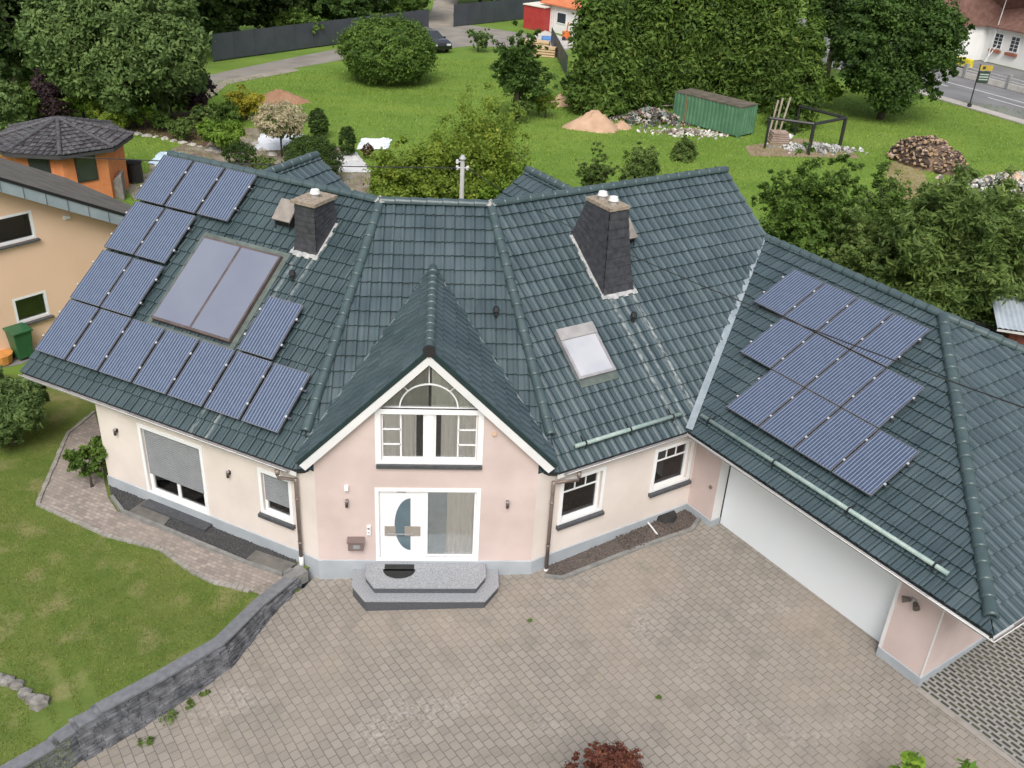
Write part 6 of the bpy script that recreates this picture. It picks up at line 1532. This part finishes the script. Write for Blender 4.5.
# stacked stone slabs and barrel beside it
B = gz(122,197,0); t = thing('slab_stack', B, 'leaning stack of weathered stone slabs beside the pavilion', 'stack')
for k in range(4): mb = MB(); mb.box(B+A(-.12*k+.1,.1*k,.55-.04*k), (.12,1.0,1.1-.1*k), (nrm(A(1,.2,.15)), nrm(A(-.2,1,0)), Z)); mb.build('slab', mat('old_slab', (.14,.13,.12), .9, (.24,.22,.20), scale=4), t)
B = gz(136,182,0); mb = MB(); mb.tube([B, B+Z*.5, B+Z*.95], .36, 16); t = thing('rain_barrel', B, 'black rain barrel beside the stone slabs', 'barrel'); mb.build('barrel_body', m_blackm, t, smooth=False); mb = MB(); mb.tube([B+Z*.93, B+Z*.98], .38, 16); mb.build('barrel_rim', m_dark, t)
B = gz(108,196,0); mb = MB(); mb.box(B+Z*.35, (.12,.7,.9), (nrm(A(1,.2,.2)), nrm(A(-.2,1,0)), Z)); tag(mb.build('leaning_board', mat('old_slab', (.1,.1,.1))), 'grey board leaning at the pavilion corner', 'board')

# utility pole and cables
B = A(.78,13.6,0); ztp = zat(B[0],B[1],155); t = thing('utility_pole', B, 'slim concrete utility pole rising behind the middle ridge', 'pole')
mb = MB(); mb.tube([B, B+Z*(ztp-.1)], .085, 12, r2=.07); mb.build('mast', mat('concrete_pole', (.30,.30,.28), .85, (.38,.37,.35), scale=3), t, smooth=True)
mb = MB(); mb.tube([B+Z*(ztp-.12), B+Z*ztp], .12, 10, r2=.05); mb.build('mast_cap', m_lead, t)
for k, (dx, dz) in enumerate(((-.17,-.42),(.17,-.42),(-.17,-.22))):
    mb = MB(); Q = B+A(dx,0,ztp+dz); mb.tube([Q-Z*.06, Q, Q+Z*.06], .045, 8); mb.tube([B+Z*(ztp+dz), Q], .02, 6); mb.build('insulator', m_whitep, t)
hk = B+A(-.17,-.05,ztp-.42); hk2 = B+A(.17,-.05,ztp-.42)
def cable(P, Q, sag, label, r=.018, r2=None):
    pts = [P+(Q-P)*f-Z*sag*4*f*(1-f) for f in np.linspace(0,1,28)]; mb = MB(); mb.tube(pts, r, 5, r2=r2); return tag(mb.build('overhead_cable', mat('cable_black', (.03,.03,.03), .6)), label, 'cable')
cable(hk, A(-24,15,ztp-.5), .25, 'thin overhead cable running left from the utility pole')
def ray_d(px, py, dist): d = FW+RT*(px-512)/F_PX-UP*(py-384)/F_PX; return CAM+d*dist
cend = ray_d(1070, 424, 9.)
cable(hk2, cend, .35, 'thin overhead cable crossing the right roofs from the utility pole', .009)
# net fence, plank fence and shed behind the garage
net = thing('net_fence', gz(800,302,0), 'black mesh-covered fence behind the garage', 'fence')
m_net = mat('black_netting', (.012,.012,.013), .9, (.03,.028,.028), scale=8)
na, nb_ = gz(790,330,0), gz(990,352,0); na = A(9.5,14.5,0); nb_ = A(24,17.2,0)
na = gz(836,318,0); nb_ = gz(1010,372,0); d = nrm(nb_-na); na = na-d*2; D = np.linalg.norm(nb_-na)
mb = MB(); mb.box((na+nb_)/2+Z*.75, (D,.03,1.3), (d, A(-d[1],d[0],0), Z)); mb.build('netting', m_net, net)
for k in range(8): mb = MB(); mb.tube([na+d*D*k/7, na+d*D*k/7+Z*1.5], .04, 6); mb.build('post', m_blackm, net)
sa = gz(1000,372,0); t = thing('wooden_shed', sa, 'dark red wooden shed with pale corrugated roof at the right edge', 'shed')
Sz = 1.9; sx = nrm(A(1,-.35,0)); sy = A(-sx[1],sx[0],0); q = gz(1004,352,1.0); q[2] = 0
mb = MB()
for k in range(16): mb.box(q+sx*(.1+.2*k)+Z*Sz/2, (.19,.03,Sz), (sx,sy,Z))
for k in range(10): mb.box(q+sy*(.1+.2*k)+Z*Sz/2, (.03,.19,Sz), (sx,sy,Z))
mb.build('board_wall', mat('red_boards', (.12,.03,.02), .8, (.17,.05,.035), scale=3), t)
mb = MB(); prof = []
for i in range(24): prof += [(i*.16,0),(i*.16+.08,.03)]
o_ = q-sx*.5-sy*.3+Z*(Sz+.02); rr_ = nrm(sy+Z*.15)
mb.add([o_+sx*x+Z*z for x, z in prof]+[o_+sx*x+Z*z+rr_*2.6 for x, z in prof], [(i,i+1,i+1+len(prof),i+len(prof)) for i in range(len(prof)-1)]); mb.build('roof', mat('pale_sheet_roof', (.32,.37,.42), .5, (.42,.47,.52), scale=2), t)
mb = MB(); mb.prism([o_-Z*.03, o_+sx*3.8-Z*.03, o_+sx*3.8-Z*.1, o_-Z*.1], -sy*.03); mb.build('eave_board', m_zinc, t)
pf = thing('plank_fence', gz(965,335,.6), 'low weathered plank pen left of the red wooden shed', 'fence'); a_, b2 = gz(962,320,.9), gz(1004,342,.9); a_[2] = 0; b2[2] = 0; d = nrm(b2-a_); D = np.linalg.norm(b2-a_)
for k in range(5): mb = MB(); mb.box((a_+b2)/2+Z*(.15+.2*k), (D,.04,.17), (d, A(-d[1],d[0],0), Z)); mb.build('plank', mat('weathered_plank', (.22,.20,.18), .9, (.34,.31,.28), scale=2), pf)
mb = MB(); P = gz(996,345,.5); P[2] = 0; zz_ = zat(P[0],P[1],303); mb.tube([P, P+Z*zz_+A(.5,0,0)], .05, 6); tag(mb.build('red_post', mat('red_post_paint', (.30,.04,.03), .6)), 'leaning red post between the plank pen and the shed', 'post')

# weeds in the paving and a white stick in the gravel
for i, (px, py, s_) in enumerate(((172,718,.16),(146,742,.12),(530,621,.04),(659,698,.05),(188,706,.10),(205,694,.08),(296,590,.06))):
    P = onslab(px, py); t = thing('weed_tuft', P, 'small green weed growing in a joint of the driveway paving', 'weed', 'weeds between the driveway pavers')
    leaves('foliage', t, [(P+Z*s_*.3, A(s_,s_,s_*.5))], 60, .05, LM['olive'], clump=8, aspect=2., spread=.3)
P, Q = onslab(646,524), onslab(657,536); mb = MB(); mb.tube([P+Z*.10, (P+Q)/2+Z*.08, Q+Z*.05], .022, 6); tag(mb.build('white_stick', m_whitep), 'thin white stick lying on the gravel under the right wing window', 'stick')
P = onslab(665,518); bl_s = MB(); bl_s.tube([P+Z*.03, P+Z*.16], .30, 14, r2=.26); tag(bl_s.build('dark_coil', mat('black_hose', (.02,.02,.02), .7)), 'dark round drain cover in the gravel near the garage corner', 'cover')

# ================================================================== light and view
w = bpy.data.worlds.new('World'); scn.world = w; w.use_nodes = True; nt = w.node_tree; bg = nt.nodes['Background']
sky = nt.nodes.new('ShaderNodeTexSky'); sky.sky_type = 'NISHITA'; sky.sun_disc = False
SE, SA = rad(50), rad(188)       # elevation; direction the light comes from (compass, clockwise from +Y)
sky.sun_elevation = SE; sky.sun_rotation = SA; sky.air_density = 1.4; sky.dust_density = 5.; sky.ozone_density = 1.
hs = nt.nodes.new('ShaderNodeHueSaturation'); hs.inputs['Saturation'].default_value = .5; nt.links.new(sky.outputs[0], hs.inputs['Color']); nt.links.new(hs.outputs[0], bg.inputs[0]); bg.inputs[1].default_value = .122
sl_ = bpy.data.lights.new('sun', 'SUN'); sl_.energy = 1.5; sl_.angle = rad(32); sl_.color = (1,.985,.965); so = bpy.data.objects.new('sun', sl_); col.objects.link(so)
dv = Vector((math.sin(SA)*math.cos(SE), math.cos(SA)*math.cos(SE), math.sin(SE))); so.rotation_euler = dv.to_track_quat('Z', 'Y').to_euler()
vs_ = scn.view_settings; vs_.view_transform = 'Standard'; vs_.look = 'None'; vs_.gamma = 1; vs_.use_curve_mapping = False; vs_.exposure = .43
scn.render.engine = 'CYCLES'; scn.cycles.max_bounces = 6; scn.cycles.transparent_max_bounces = 12
scn.render.resolution_x = 1024; scn.render.resolution_y = 768
